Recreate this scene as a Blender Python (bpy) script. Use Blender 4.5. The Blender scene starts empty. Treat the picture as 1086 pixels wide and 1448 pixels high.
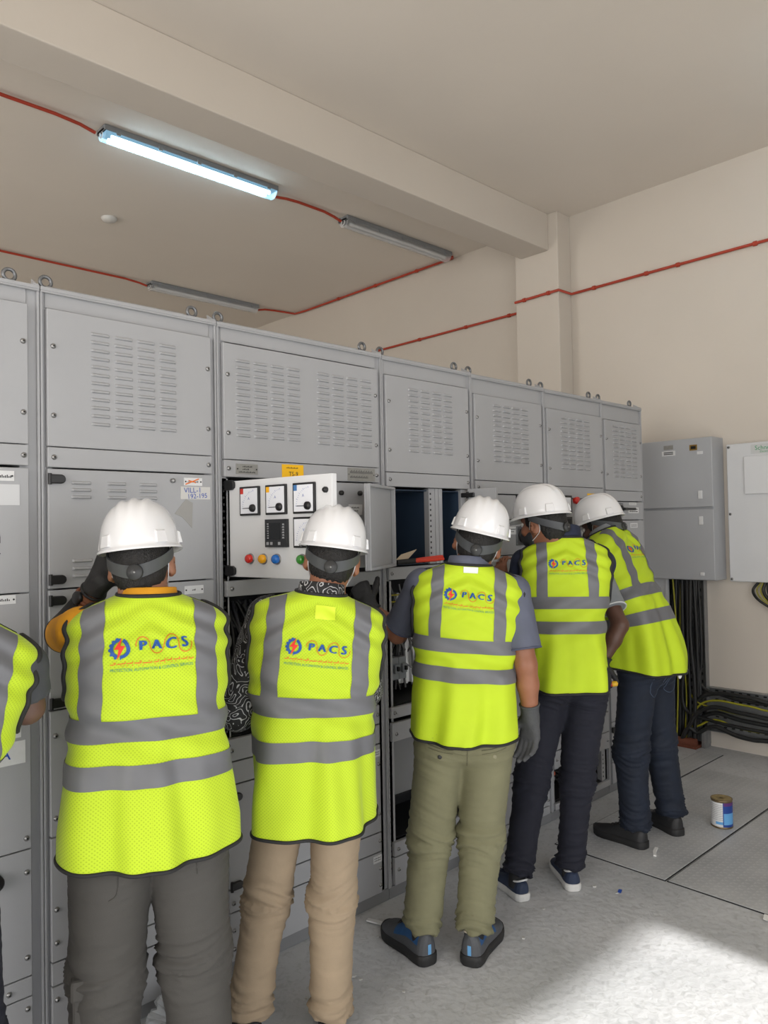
import bpy, bmesh, math, random
import numpy as np
from mathutils import Vector, Matrix

random.seed(7)
RNG = np.random.RandomState(11)
SC = bpy.context.scene
COL = SC.collection

# ------------------------------------------------------------------ camera
IMG_W, IMG_H, FOCAL = 1086, 1448, 1082.0
YAW, PITCH, ROLL = math.radians(46.368), math.radians(1.27), math.radians(-1.017)
EYE = np.array([0.0, 0.0, 1.6])
_f = np.array([math.cos(YAW) * math.cos(PITCH), math.sin(YAW) * math.cos(PITCH), math.sin(PITCH)])
_r = np.array([math.sin(YAW), -math.cos(YAW), 0.0])
_u = np.cross(_r, _f)
CAM_R = math.cos(ROLL) * _r + math.sin(ROLL) * _u
CAM_U = -math.sin(ROLL) * _r + math.cos(ROLL) * _u
CAM_F = _f
cam_data = bpy.data.cameras.new('camera')
cam_data.sensor_fit = 'HORIZONTAL'
cam_data.sensor_width = 36.0
cam_data.lens = FOCAL / IMG_W * 36.0
cam_data.clip_start = 0.05
cam = bpy.data.objects.new('camera', cam_data)
COL.objects.link(cam)
cam.matrix_world = Matrix(((CAM_R[0], CAM_U[0], -CAM_F[0], EYE[0]),
                           (CAM_R[1], CAM_U[1], -CAM_F[1], EYE[1]),
                           (CAM_R[2], CAM_U[2], -CAM_F[2], EYE[2]), (0, 0, 0, 1)))
SC.camera = cam

# ------------------------------------------------------------------ light and exposure
SC.view_settings.view_transform = 'Standard'
SC.view_settings.look = 'None'
SC.view_settings.gamma = 1.0
SC.view_settings.exposure = 0.0
SKY_STRENGTH = 2.4
SUN_STRENGTH = 6.8
LAMP_STRENGTH = 16.0
world = bpy.data.worlds.new('sky')
SC.world = world
world.use_nodes = True
bg = world.node_tree.nodes['Background']
bg.inputs[0].default_value = (0.93, 0.96, 1.0, 1)
bg.inputs[1].default_value = SKY_STRENGTH
sun_data = bpy.data.lights.new('sun', 'SUN')
sun_data.energy = SUN_STRENGTH
sun_data.angle = math.radians(1.6)
sun_data.color = (1.0, 0.975, 0.94)
sun = bpy.data.objects.new('sun', sun_data)
COL.objects.link(sun)
SUN_EL = math.radians(40.0)
sun.rotation_euler = Vector((0, math.cos(SUN_EL), -math.sin(SUN_EL))).to_track_quat('-Z', 'Y').to_euler()
sun.location = (1, -6, 6)

def area_light(name, loc, aim, sx, sy, energy, col):
    d = bpy.data.lights.new(name, 'AREA')
    d.shape = 'RECTANGLE'
    d.size, d.size_y, d.energy, d.color = sx, sy, energy, col
    o = bpy.data.objects.new(name, d)
    COL.objects.link(o)
    o.location = loc
    o.rotation_euler = Vector(aim).to_track_quat('-Z', 'Z').to_euler()
    return o


# daylight of the open loading door behind the camera and an unseen left opening, plus added rear fill
area_light('doorway_daylight', (0.65, -2.05, 1.5), (0, 1, 0.05), 4.2, 2.8, 26.0, (1.0, 0.985, 0.96))
area_light('left_window_daylight', (-3.9, 0.2, 2.3), (1, 0.05, 0.1), 3.4, 2.6, 190.0, (1.0, 0.98, 0.95))
area_light('rear_fill_light', (-3.9, 6.4, 2.9), (1, 0, 0.1), 4.0, 2.0, 170.0, (1.0, 0.95, 0.88))  # added fill brightening the room behind the cabinets, no window known there


def ray(px, py):
    return CAM_F * FOCAL + CAM_R * (px - 543.0) - CAM_U * (py - 724.0)


def at(px, py, depth):
    """world point seen at a photo pixel, at a distance along the camera axis"""
    return EYE + ray(px, py) * (depth / FOCAL)


def on_plane(px, py, axis, val):
    d = ray(px, py)
    return EYE + d * ((val - EYE[axis]) / d[axis])


# ------------------------------------------------------------------ materials
MATS = {}


def srgb(r, g, b):
    def f(c):
        c /= 255.0
        return c / 12.92 if c <= 0.04045 else ((c + 0.055) / 1.055) ** 2.4
    return (f(r), f(g), f(b))


def mat(name, col, rough=0.5, metal=0.0, var=0.0, scale=8.0, bump=0.0, bscale=60.0, spec=0.5, coat=0.0, emit=None, estr=0.0,
        alpha=1.0, trans=0.0):
    if name in MATS:
        return MATS[name]
    m = bpy.data.materials.new(name)
    m.use_nodes = True
    nt = m.node_tree
    b = nt.nodes['Principled BSDF']
    b.inputs['Base Color'].default_value = (*col, 1)
    b.inputs['Roughness'].default_value = rough
    b.inputs['Metallic'].default_value = metal
    b.inputs['Specular IOR Level'].default_value = spec
    b.inputs['Coat Weight'].default_value = coat
    b.inputs['Transmission Weight'].default_value = trans
    b.inputs['Alpha'].default_value = alpha
    if emit:
        b.inputs['Emission Color'].default_value = (*emit, 1)
        b.inputs['Emission Strength'].default_value = estr
    tc = nt.nodes.new('ShaderNodeTexCoord')
    if var > 0:
        n = nt.nodes.new('ShaderNodeTexNoise')
        n.inputs['Scale'].default_value = scale
        n.inputs['Detail'].default_value = 6
        nt.links.new(tc.outputs['Object'], n.inputs['Vector'])
        rmp = nt.nodes.new('ShaderNodeMapRange')
        rmp.inputs['From Min'].default_value = 0.3
        rmp.inputs['From Max'].default_value = 0.7
        rmp.inputs['To Min'].default_value = 1 - var
        rmp.inputs['To Max'].default_value = 1 + var
        nt.links.new(n.outputs['Fac'], rmp.inputs['Value'])
        mx = nt.nodes.new('ShaderNodeVectorMath')
        mx.operation = 'SCALE'
        mx.inputs[0].default_value = col
        nt.links.new(rmp.outputs[0], mx.inputs['Scale'])
        nt.links.new(mx.outputs[0], b.inputs['Base Color'])
    if bump > 0:
        n2 = nt.nodes.new('ShaderNodeTexNoise')
        n2.inputs['Scale'].default_value = bscale
        n2.inputs['Detail'].default_value = 4
        nt.links.new(tc.outputs['Object'], n2.inputs['Vector'])
        bp = nt.nodes.new('ShaderNodeBump')
        bp.inputs['Strength'].default_value = bump
        bp.inputs['Distance'].default_value = 0.01
        nt.links.new(n2.outputs['Fac'], bp.inputs['Height'])
        nt.links.new(bp.outputs[0], b.inputs['Normal'])
    MATS[name] = m
    return m


def node_mat(name, rough=0.8):
    m = bpy.data.materials.new(name)
    m.use_nodes = True
    MATS[name] = m
    b = m.node_tree.nodes['Principled BSDF']
    b.inputs['Roughness'].default_value = rough
    return m, m.node_tree, b


CAB = mat('cabinet_grey', srgb(161, 162, 165), 0.42, 0, 0.035, 3.0, 0.02, 250)
FRAME = mat('cabinet_frame_grey', srgb(157, 158, 161), 0.42, 0, 0.035, 5.0)
PLINTH = mat('plinth_grey', srgb(124, 125, 127), 0.5, 0, 0.05, 4.0)
DOORW = mat('door_light_grey', srgb(222, 223, 225), 0.4, 0, 0.025, 4.0)
GALV = mat('galvanised_steel', srgb(150, 152, 154), 0.38, 0.6, 0.10, 25.0)
DARKSTEEL = mat('eyebolt_steel', srgb(120, 122, 125), 0.35, 0.7, 0.08, 20.0)
SCREW = mat('screw_steel', srgb(150, 150, 150), 0.3, 0.8)
BLACK = mat('black_plastic', srgb(22, 22, 24), 0.4)
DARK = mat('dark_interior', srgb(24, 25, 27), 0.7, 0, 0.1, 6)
NAVYPLATE = mat('navy_backplate', srgb(44, 60, 80), 0.55, 0, 0.1, 5)
RUBBER = mat('cable_black', srgb(26, 27, 28), 0.5)
GREENYEL = mat('earth_wire', srgb(150, 146, 30), 0.5, 0, 0.15, 30)
REDC = mat('conduit_red', srgb(176, 62, 40), 0.5, 0, 0.06, 12)
WHITEP = mat('white_paper', srgb(228, 228, 226), 0.7)
LABELP = mat('label_white', srgb(214, 215, 216), 0.6, 0, 0.04, 40)
STEELPLATE = mat('name_plate', srgb(150, 150, 146), 0.45, 0.4, 0.08, 50)
YELLOWL = mat('yellow_label', srgb(240, 184, 10), 0.55)
INKBLUE = mat('blue_ink', srgb(28, 72, 165), 0.6)
INKBLACK = mat('black_ink', srgb(30, 30, 34), 0.6)
INKGREY = mat('grey_ink', srgb(95, 95, 95), 0.6)
INKORANGE = mat('orange_ink', srgb(226, 120, 50), 0.6)
GREENLOGO = mat('green_print', srgb(30, 150, 90), 0.6)
BRASS = mat('brass_plate', srgb(150, 120, 60), 0.4, 0.6)


# ------------------------------------------------------------------ object helpers
def link(o):
    COL.objects.link(o)
    return o


def props(o, label=None, cat=None, group=None, kind=None):
    if label:
        o['label'] = label
    if cat:
        o['category'] = cat
    if group:
        o['group'] = group
    if kind:
        o['kind'] = kind
    return o


def empty(name, loc=(0, 0, 0), label=None, cat=None, group=None, rotz=0.0):
    o = bpy.data.objects.new(name, None)
    o.empty_display_size = 0.1
    o.location = loc
    o.rotation_euler = (0, 0, rotz)
    link(o)
    return props(o, label, cat, group)


class MB:
    """collects shapes, then becomes ONE mesh object"""

    def __init__(s):
        s.v, s.f, s.m, s.sm = [], [], [], []
        s.n = 0

    def add(s, V, F, mi=0, smooth=False):
        V = np.asarray(V, float).reshape(-1, 3)
        s.v.append(V)
        n = s.n
        for f in F:
            s.f.append([int(i) + n for i in f])
            s.m.append(mi)
            s.sm.append(smooth)
        s.n += len(V)
        return s

    def box(s, x0, x1, y0, y1, z0, z1, mi=0, M=None):
        V = np.array([(x, y, z) for x in (x0, x1) for y in (y0, y1) for z in (z0, z1)], float)
        if M is not None:
            V = V @ np.asarray(M)[:3, :3].T + np.asarray(M)[:3, 3]
        return s.add(V, [(0, 1, 3, 2), (4, 6, 7, 5), (0, 4, 5, 1), (2, 3, 7, 6), (0, 2, 6, 4), (1, 5, 7, 3)], mi)

    def prism(s, poly, origin, u, w, n, depth, mi=0):
        """poly (u,w) list extruded along n by depth"""
        o, u, w, n = (np.asarray(a, float) for a in (origin, u, w, n))
        P = np.array([o + a * u + b * w for a, b in poly])
        k = len(P)
        V = np.vstack([P, P + n * depth])
        F = [tuple(range(k)), tuple(range(2 * k - 1, k - 1, -1))]
        F += [(i, i + k, (i + 1) % k + k, (i + 1) % k) for i in range(k)]
        return s.add(V, F, mi)

    def tube(s, pts, r, seg=10, mi=0, closed=False, caps=True):
        P = np.asarray(pts, float)
        n = len(P)
        R = np.full(n, r, float) if np.isscalar(r) else np.asarray(r, float)
        if closed:
            T = np.roll(P, -1, 0) - np.roll(P, 1, 0)
        else:
            T = np.gradient(P, axis=0)
        T /= np.linalg.norm(T, axis=1)[:, None] + 1e-12
        a = np.array([0, 0, 1.0]) if abs(T[0][2]) < 0.9 else np.array([1.0, 0, 0])
        N = np.cross(T[0], a)
        N /= np.linalg.norm(N)
        V = []
        ang = np.linspace(0, 2 * math.pi, seg, endpoint=False)
        for i in range(n):
            N = N - T[i] * (N @ T[i])
            N /= np.linalg.norm(N) + 1e-12
            B = np.cross(T[i], N)
            V.append(P[i] + R[i] * (np.cos(ang)[:, None] * N + np.sin(ang)[:, None] * B))
        V = np.vstack(V)
        F = []
        rng = n if closed else n - 1
        for i in range(rng):
            j = (i + 1) % n
            for k in range(seg):
                F.append((i * seg + k, i * seg + (k + 1) % seg, j * seg + (k + 1) % seg, j * seg + k))
        s.add(V, F, mi, True)
        if caps and not closed:
            s.add(V[:seg], [tuple(range(seg))[::-1]], mi)
            s.add(V[-seg:], [tuple(range(seg))], mi)
        return s

    def lathe(s, prof, origin, axis, seg=20, mi=0, smooth=True):
        """prof: list of (radius, height along axis)"""
        o = np.asarray(origin, float)
        a = np.asarray(axis, float)
        a = a / np.linalg.norm(a)
        t = np.array([0, 0, 1.0]) if abs(a[2]) < 0.9 else np.array([1.0, 0, 0])
        u = np.cross(a, t)
        u /= np.linalg.norm(u)
        w = np.cross(a, u)
        ang = np.linspace(0, 2 * math.pi, seg, endpoint=False)
        V = np.vstack([o + a * h + r * (np.cos(ang)[:, None] * u + np.sin(ang)[:, None] * w) for r, h in prof])
        F = []
        for i in range(len(prof) - 1):
            for k in range(seg):
                F.append((i * seg + k, i * seg + (k + 1) % seg, (i + 1) * seg + (k + 1) % seg, (i + 1) * seg + k))
        s.add(V, F, mi, smooth)
        if prof[0][0] > 1e-6:
            s.add(V[:seg], [tuple(range(seg))[::-1]], mi)
        if prof[-1][0] > 1e-6:
            s.add(V[-seg:], [tuple(range(seg))], mi)
        return s

    def cyl(s, origin, axis, r, h, seg=16, mi=0):
        return s.lathe([(r, 0), (r, h)], origin, axis, seg, mi, False if seg < 9 else True)

    def ball(s, c, r, seg=12, mi=0, sc=(1, 1, 1)):
        prof = [(max(1e-5, math.sin(t)) , -math.cos(t)) for t in np.linspace(0, math.pi, seg // 2 + 2)]
        b = MB().lathe(prof, (0, 0, 0), (0, 0, 1), seg)
        V = np.vstack(b.v) * np.asarray(sc) * r + np.asarray(c)
        return s.add(V, b.f, mi, True)

    def torus(s, c, axis, R, r, seg=24, sub=8, mi=0, a0=0.0, a1=2 * math.pi, up=None):
        a = np.asarray(axis, float)
        a = a / np.linalg.norm(a)
        t = np.asarray(up if up is not None else ((0, 0, 1.0) if abs(a[2]) < 0.9 else (1.0, 0, 0)), float)
        u = np.cross(a, t)
        u /= np.linalg.norm(u)
        w = np.cross(u, a)
        full = abs(a1 - a0 - 2 * math.pi) < 1e-6
        ang = np.linspace(a0, a1, seg, endpoint=not full)
        P = np.asarray(c, float) + R * (np.cos(ang)[:, None] * u + np.sin(ang)[:, None] * w)
        return s.tube(P, r, sub, mi, closed=full)

    def build(s, name, mats, parent=None, bevel=0.0, bseg=1, off=None):
        me = bpy.data.meshes.new(name)
        V = np.vstack(s.v) if s.v else np.zeros((0, 3))
        if off is not None:
            V = V - np.asarray(off, float)
        me.from_pydata(V.tolist(), [], s.f)
        if not isinstance(mats, (list, tuple)):
            mats = [mats]
        for m in mats:
            me.materials.append(m)
        if len(s.f):
            me.polygons.foreach_set('material_index', s.m)
            me.polygons.foreach_set('use_smooth', s.sm)
        me.update()
        o = link(bpy.data.objects.new(name, me))
        if parent is not None:
            o.parent = parent
        if bevel > 0:
            md = o.modifiers.new('bevel', 'BEVEL')
            md.width = bevel
            md.segments = bseg
            md.limit_method = 'ANGLE'
            md.angle_limit = math.radians(50)
        return o


def struct(o):
    o['kind'] = 'structure'
    return o


def flat_text(txt, size=1.0, align='CENTER', spacing=1.0):
    """triangulated 2-D lettering: (verts Nx2, faces)"""
    cu = bpy.data.curves.new('lettering', 'FONT')
    cu.body = txt
    cu.size = size
    cu.align_x = align
    cu.align_y = 'CENTER'
    cu.resolution_u = 3
    cu.space_character = spacing
    o = bpy.data.objects.new('lettering', cu)
    COL.objects.link(o)
    dg = bpy.context.evaluated_depsgraph_get()
    me = o.evaluated_get(dg).to_mesh()
    V = np.array([v.co[:2] for v in me.vertices]).reshape(-1, 2)
    F = [tuple(p.vertices) for p in me.polygons]
    o.evaluated_get(dg).to_mesh_clear()
    bpy.data.objects.remove(o)
    bpy.data.curves.remove(cu)
    return V, F


def put_flat(mb, V, F, origin, u, w, mi=0, rot=0.0, sx=1.0, sy=1.0):
    o, u, w = (np.asarray(a, float) for a in (origin, u, w))
    c, s = math.cos(rot), math.sin(rot)
    X = V[:, 0] * sx
    Y = V[:, 1] * sy
    P = o + np.outer(X * c - Y * s, u) + np.outer(X * s + Y * c, w)
    mb.add(P, F, mi)


def curve_pts(ctrl, n=24):
    """Catmull-Rom through control points"""
    P = np.asarray(ctrl, float)
    P = np.vstack([2 * P[0] - P[1], P, 2 * P[-1] - P[-2]])
    out = []
    m = len(P) - 3
    for i in range(m):
        p0, p1, p2, p3 = P[i:i + 4]
        for t in np.linspace(0, 1, max(2, n // m), endpoint=False):
            out.append(0.5 * ((2 * p1) + (-p0 + p2) * t + (2 * p0 - 5 * p1 + 4 * p2 - p3) * t * t + (-p0 + 3 * p1 - 3 * p2 + p3) * t ** 3))
    out.append(P[-2])
    return np.array(out)

# ------------------------------------------------------------------ room shell
XW, DF, ZC = 5.504, 2.417, 4.17          # right wall, cabinet front plane, ceiling
PLASTER = mat('wall_plaster', srgb(206, 198, 188), 0.85, 0, 0.02, 1.6, 0.05, 40)
CEILM = mat('ceiling_plaster', srgb(222, 214, 204), 0.9, 0, 0.03, 0.9, 0.04, 30)


def floor_material():
    m, nt, b = node_mat('painted_concrete', 0.55)
    tc = nt.nodes.new('ShaderNodeTexCoord')
    n1 = nt.nodes.new('ShaderNodeTexNoise'); n1.inputs['Scale'].default_value = 1.7; n1.inputs['Detail'].default_value = 8
    n2 = nt.nodes.new('ShaderNodeTexNoise'); n2.inputs['Scale'].default_value = 34; n2.inputs['Detail'].default_value = 8
    n2.inputs['Distortion'].default_value = 1.2
    n3 = nt.nodes.new('ShaderNodeTexVoronoi'); n3.inputs['Scale'].default_value = 32
    for n in (n1, n2, n3):
        nt.links.new(tc.outputs['Object'], n.inputs['Vector'])
    cr = nt.nodes.new('ShaderNodeValToRGB')
    cr.color_ramp.elements[0].position = 0.3; cr.color_ramp.elements[0].color = (*srgb(174, 176, 178), 1)
    cr.color_ramp.elements[1].position = 0.7; cr.color_ramp.elements[1].color = (*srgb(198, 199, 201), 1)
    nt.links.new(n1.outputs['Fac'], cr.inputs['Fac'])
    cr2 = nt.nodes.new('ShaderNodeValToRGB')
    cr2.color_ramp.elements[0].position = 0.30; cr2.color_ramp.elements[0].color = (0.75, 0.75, 0.74, 1)
    cr2.color_ramp.elements[1].position = 0.5; cr2.color_ramp.elements[1].color = (1, 1, 1, 1)
    nt.links.new(n2.outputs['Fac'], cr2.inputs['Fac'])
    mx = nt.nodes.new('ShaderNodeMix'); mx.data_type = 'RGBA'; mx.blend_type = 'MULTIPLY'; mx.inputs['Factor'].default_value = 0.75
    nt.links.new(cr.outputs[0], mx.inputs['A']); nt.links.new(cr2.outputs[0], mx.inputs['B'])
    nt.links.new(mx.outputs['Result'], b.inputs['Base Color'])
    mth = nt.nodes.new('ShaderNodeMath'); mth.operation = 'ADD'
    nt.links.new(n2.outputs['Fac'], mth.inputs[0]); nt.links.new(n3.outputs['Distance'], mth.inputs[1])
    bp = nt.nodes.new('ShaderNodeBump'); bp.inputs['Strength'].default_value = 0.30; bp.inputs['Distance'].default_value = 0.006
    nt.links.new(mth.outputs[0], bp.inputs['Height']); nt.links.new(bp.outputs[0], b.inputs['Normal'])
    return m


FLOORM = floor_material()
struct(MB().box(-4.0, XW + .15, -2.2, 9.2, -0.15, 0.0).build('floor', FLOORM))
struct(MB().box(-9, 12, -14, -2.2, -0.2, -0.02).build('yard_ground', mat('yard_concrete', srgb(176, 172, 164), 0.9, 0, 0.08, 1.0)))  # unseen ground outside, put in to bounce sunlight up to the ceiling
struct(MB().box(-4.0, XW + .15, -2.2, 9.2, ZC, ZC + .2).build('ceiling', CEILM))
struct(MB().box(XW, XW + .2, -2.2, 9.2, 0, ZC).build('wall_right', PLASTER))
struct(MB().box(-4.0, XW, 9.0, 9.2, 0, ZC).build('wall_back', PLASTER))
struct(MB().box(-4.15, -4.0, -2.2, 9.2, 0, ZC).build('wall_left', PLASTER))
# wall behind the camera with the wide open loading door
wf = MB()
wf.box(-4.0, -1.6, -2.2, -2.0, 0, ZC).box(2.9, XW, -2.2, -2.0, 0, ZC).box(-1.6, 2.9, -2.2, -2.0, 3.10, ZC)
struct(wf.build('wall_front', PLASTER))
struct(MB().box(5.317, XW, 3.473, 3.90, 0, ZC).build('trim_1', PLASTER, bevel=.008, bseg=2))      # column
struct(MB().box(-4.0, 5.317, 3.56, 3.835, 3.865, ZC).build('trim_2', PLASTER, bevel=.008, bseg=2))  # beam

# ------------------------------------------------------------------ switchgear cabinets
PF, FF, BACK = DF - 0.012, DF + 0.008, DF + 0.72


def screw(parent, x, z, y=None, r=0.0085, off=(0, 0, 0)):
    y = PF if y is None else y
    b = MB()
    b.lathe([(r, 0), (r * 0.95, 0.003), (r * 0.6, 0.0062), (0.0001, 0.0072)], (x, y, z), (0, -1, 0), 12)
    b.lathe([(r * .35, 0.0071), (r * .35, 0.0078), (0.0001, 0.0078)], (x, y, z), (0, -1, 0), 6, 1)
    return b.build('screw', [SCREW, BLACK], parent, off=off)


def hinge(parent, x, z, off, w=0.046, h=0.028, y=None):
    y = PF if y is None else y
    b = MB()
    poly = [(-.006, -h / 2), (w - h / 2, -h / 2)] + [(w - h / 2 + h / 2 * math.sin(a), -h / 2 * math.cos(a)) for a in np.linspace(.2, math.pi - .2, 7)] + [(w - h / 2, h / 2), (-.006, h / 2)]
    b.prism(poly, (x, y - 0.013, z), (1, 0, 0), (0, 0, 1), (0, 1, 0), 0.0135)
    b.cyl((x - .002, y - .008, z - h / 2 - .003), (0, 0, 1), .006, h + .006, 10)
    return b.build('hinge', BLACK, parent, off=off, bevel=.003, bseg=2)


def louvre(b, x, z, w, y=None, h=.011, d=.0085):
    y = PF if y is None else y
    e = 0.004
    V = [(x, y, z + h), (x + w, y, z + h), (x, y, z), (x + w, y, z),
         (x + e, y - d, z + .002), (x + w - e, y - d, z + .002), (x + e, y - d * .8, z + h * .7), (x + w - e, y - d * .8, z + h * .7)]
    b.add(V, [(0, 6, 7, 1), (6, 4, 5, 7), (4, 2, 3, 5), (0, 2, 4, 6), (1, 7, 5, 3)])


def panel(root, name, x0, x1, z0, z1, louv=(), screws=(), bars=(), off=(0, 0, 0), m=None, y=None):
    """sheet-metal cover standing proud of the frame; louv = (x0, z_top, cols, rows, dx, dz, w)"""
    b = MB()
    y = PF if y is None else y
    b.box(x0, x1, y, FF, z0 + .0015, z1 - .0015)
    for lx, lz, nc, nr, dx, dz_, w in louv:
        for i in range(nc):
            for j in range(nr):
                louvre(b, lx + i * dx, lz - j * dz_, w, y)
    o = b.build(name, m or CAB, root, bevel=.0016, off=off)
    for sx, sz in screws:
        screw(o, sx, sz, y, off=off)
    return o


def label_plate(parent, x0, x1, z0, z1, m, off, lines=(), y=None, name='label_plate', ink=None, rivets=True):
    y = PF if y is None else y
    b = MB()
    b.box(x0, x1, y - .0015, y, z0, z1)
    w, h = x1 - x0, z1 - z0
    for fx0, fx1, fz, fh in lines:
        # rows of small printed strokes
        n = max(2, int((fx1 - fx0) * w / .0045))
        for k in range(n):
            xx = x0 + w * (fx0 + (fx1 - fx0) * k / n)
            b.box(xx, xx + .0028, y - .0019, y - .0015, z0 + h * fz, z0 + h * (fz + fh * (.6 + .4 * ((k * 7) % 3) / 2)), 1)
    if rivets:
        for xx in (x0 + .006, x1 - .006):
            b.cyl((xx, y - .0015, (z0 + z1) / 2), (0, -1, 0), .0028, .0015, 8, 1)
    return b.build(name, [m, ink or INKBLACK], parent, off=off)


def cabinet(x0, x1, pl, pr, dz, label, hollow=True):
    off = (x0, DF, 0)
    root = empty('switchgear_cabinet', off, label, 'electrical cabinet', 'row of grey switchgear cabinets')
    top = 2.365 + dz * 0.3
    b = MB()
    for xa, xb in ((x0 + .0005, x0 + .006), (x1 - .006, x1 - .0005)):
        b.box(xa, xb, FF + .001, BACK, .05, top - .004)
    b.box(x0 + .006, x1 - .006, BACK - .01, BACK, .05, top - .004)
    b.box(x0 + .006, x1 - .006, FF + .03, BACK - .01, top - .02, top - .004)
    b.box(x0 + .006, x1 - .006, FF + .03, BACK - .01, .05, .06)
    # corner posts with a folded ridge
    b.box(x0 + .006, pl + .02, FF, FF + .05, .05, top - .004)
    b.box(pr - .02, x1 - .006, FF, FF + .05, .05, top - .004)
    b.box(x0 + .0008, x0 + .0085, FF - .012, FF + .03, .05, top - .004)
    b.box(x1 - .0085, x1 - .0008, FF - .012, FF + .03, .05, top - .004)
    b.build('carcass', FRAME, root, bevel=.0015, off=off)
    t = MB()
    zt = 2.297 + dz
    t.box(pl - .001, pr + .001, FF - .004, FF + .02, zt + .002, top - .012)
    t.box(x0 + .001, x1 - .001, FF - .016, FF + .03, top - .012, top)
    t.box(x0 + .001, x1 - .001, FF - .016, FF - .012, top - .018, top - .012)
    t.build('top_channel', CAB, root, bevel=.0015, off=off)
    r = MB()
    r.box(x0 + .03, x1 - .11, FF + .02, BACK - .02, top, top + .014)
    r.build('roof_plate', CAB, root, bevel=.002, off=off)
    for ex in (x0 + .032, x1 - .075):
        e = MB()
        e.torus((ex, FF + .03, top + .028), (0, 1, 0.0), .0175, .006, 22, 8)
        e.lathe([(.013, 0), (.013, .004), (.008, .008), (.007, .012)], (ex, FF + .03, top), (0, 0, 1), 12)
        e.build('lifting_eye', DARKSTEEL, root, off=off)
    e = MB()
    e.box(x1 - .022, x1 - .004, FF - .014, FF + .04, top, top + .004)
    e.prism([(0, 0), (.05, 0), (.05, .028)], (x1 - .008, FF - .01, top + .004), (0, 1, 0), (0, 0, 1), (1, 0, 0), .004)
    e.build('joining_bracket', CAB, root, off=off)
    p = MB()
    p.box(x0 + .001, x1 - .001, FF - .004, FF + .03, 0.0, .05)
    p.box(x0 + .001, x1 - .001, FF + .03, BACK, 0.0, .05)
    p.build('plinth', PLINTH, root, off=off, bevel=.0015)
    return root, off


def vent_and_strip(root, off, pl, pr, dz, louv, strip=True):
    zv, zs = 1.868 + dz, 1.803 + dz
    zt = 2.297 + dz
    panel(root, 'vent_panel', pl, pr, zv, zt, louv, [(pl + .018, 2.18 + dz), (pl + .018, 1.965 + dz), (pr - .014, 2.18 + dz), (pr - .014, 1.965 + dz)], off=off)
    return panel(root, 'strip_panel', pl, pr, zs, zv, (), [(pl + .018, (zv + zs) / 2), (pr - .014, (zv + zs) / 2)], off=off)


def perforated_post(root, x0, x1, z0, z1, off, y=FF, name='perforated_post'):
    b = MB()
    b.box(x0, x1, y, y + .03, z0, z1)
    z = z0 + .02
    xh = x0 + (x1 - x0) * .28
    while z < z1 - .015:
        b.box(xh - .004, xh + .004, y - .0008, y + .001, z, z + .009, 1)
        z += .025
    return b.build(name, [CAB, BLACK], root, off=off)


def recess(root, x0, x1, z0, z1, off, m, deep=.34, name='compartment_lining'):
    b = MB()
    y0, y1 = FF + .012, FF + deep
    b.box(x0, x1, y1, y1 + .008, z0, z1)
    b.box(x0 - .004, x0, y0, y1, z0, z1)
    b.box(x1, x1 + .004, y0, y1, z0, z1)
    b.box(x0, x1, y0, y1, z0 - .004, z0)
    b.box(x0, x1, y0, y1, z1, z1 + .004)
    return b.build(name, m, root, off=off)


def wire_bundle(b, x0, x1, z0, z1, y, n, r=.006, mi=(0,), seed=1):
    g = random.Random(seed)
    for i in range(n):
        xa, xb = g.uniform(x0, x1), g.uniform(x0, x1)
        za, zb = g.uniform(z0, z1), g.uniform(z0, z1)
        if g.random() < .6:
            za, zb = z0 + .01, z1 - .01
        ctrl = [(xa, y + g.uniform(0, .1), za), (xa * .7 + xb * .3 + g.uniform(-.03, .03), y + g.uniform(-.03, .06), za * .66 + zb * .34),
                (xa * .3 + xb * .7 + g.uniform(-.03, .03), y + g.uniform(-.03, .06), za * .33 + zb * .67), (xb, y + g.uniform(0, .1), zb)]
        ctrl = [(min(max(c[0], x0 + .01), x1 - .01), c[1], min(max(c[2], z0 + .01), z1 - .01)) for c in ctrl]
        b.tube(curve_pts(ctrl, 15), r * g.uniform(.6, 1.2), 6, g.choice(mi))


def breaker_row(root, x0, z0, n, w, h, y, off, name='circuit_breaker', m=None):
    for i in range(n):
        xa = x0 + i * (w + .003)
        b = MB()
        b.box(xa, xa + w, y - .05, y, z0, z0 + h)
        b.box(xa + w * .2, xa + w * .8, y - .066, y - .05, z0 + h * .3, z0 + h * .7)
        b.box(xa + w * .35, xa + w * .65, y - .078, y - .066, z0 + h * .42, z0 + h * .62, 1)
        b.build(name, [m or LABELP, BLACK], root, off=off, bevel=.002)


LW, LDX, LDZ = .062, .079, .0263
# ---- the cabinet cut by the left edge of the photo
r0, off = cabinet(0.235, .855, .252, .816, .006, 'grey switchgear cabinet cut off by the left edge of the photo')
vent_and_strip(r0, off, .252, .816, .006, [(.36, 2.236, 4, 12, LDX, LDZ, LW)])
dA = panel(r0, 'door', .252, .816, 1.428, 1.804, (), (), off=off)
label_plate(dA, .708, .774, 1.762, 1.792, LABELP, off, [(.1, .9, .3, .3)])
label_plate(dA, .68, .789, 1.690, 1.752, mat('clear_sticker', srgb(196, 197, 199), .3), off, (), name='sticker', rivets=False)
b = MB()
V, F = flat_text('7B', .075)
put_flat(b, V, F, (.712, PF - .0006, 1.575), (1, 0, 0), (0, 0, 1), 0, 1.57)
b.build('marker_writing', INKBLACK, dA, off=off)
for zz in (1.77, 1.47):
    hinge(dA, .254, zz, off)
dB = panel(r0, 'door', .252, .816, 1.048, 1.427, (), (), off=off)
label_plate(dB, .70, .776, 1.398, 1.424, LABELP, off, [(.15, .8, .35, .3)])
dC = panel(r0, 'door', .252, .816, .667, 1.046, (), [(.802, .70)], off=off)
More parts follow.
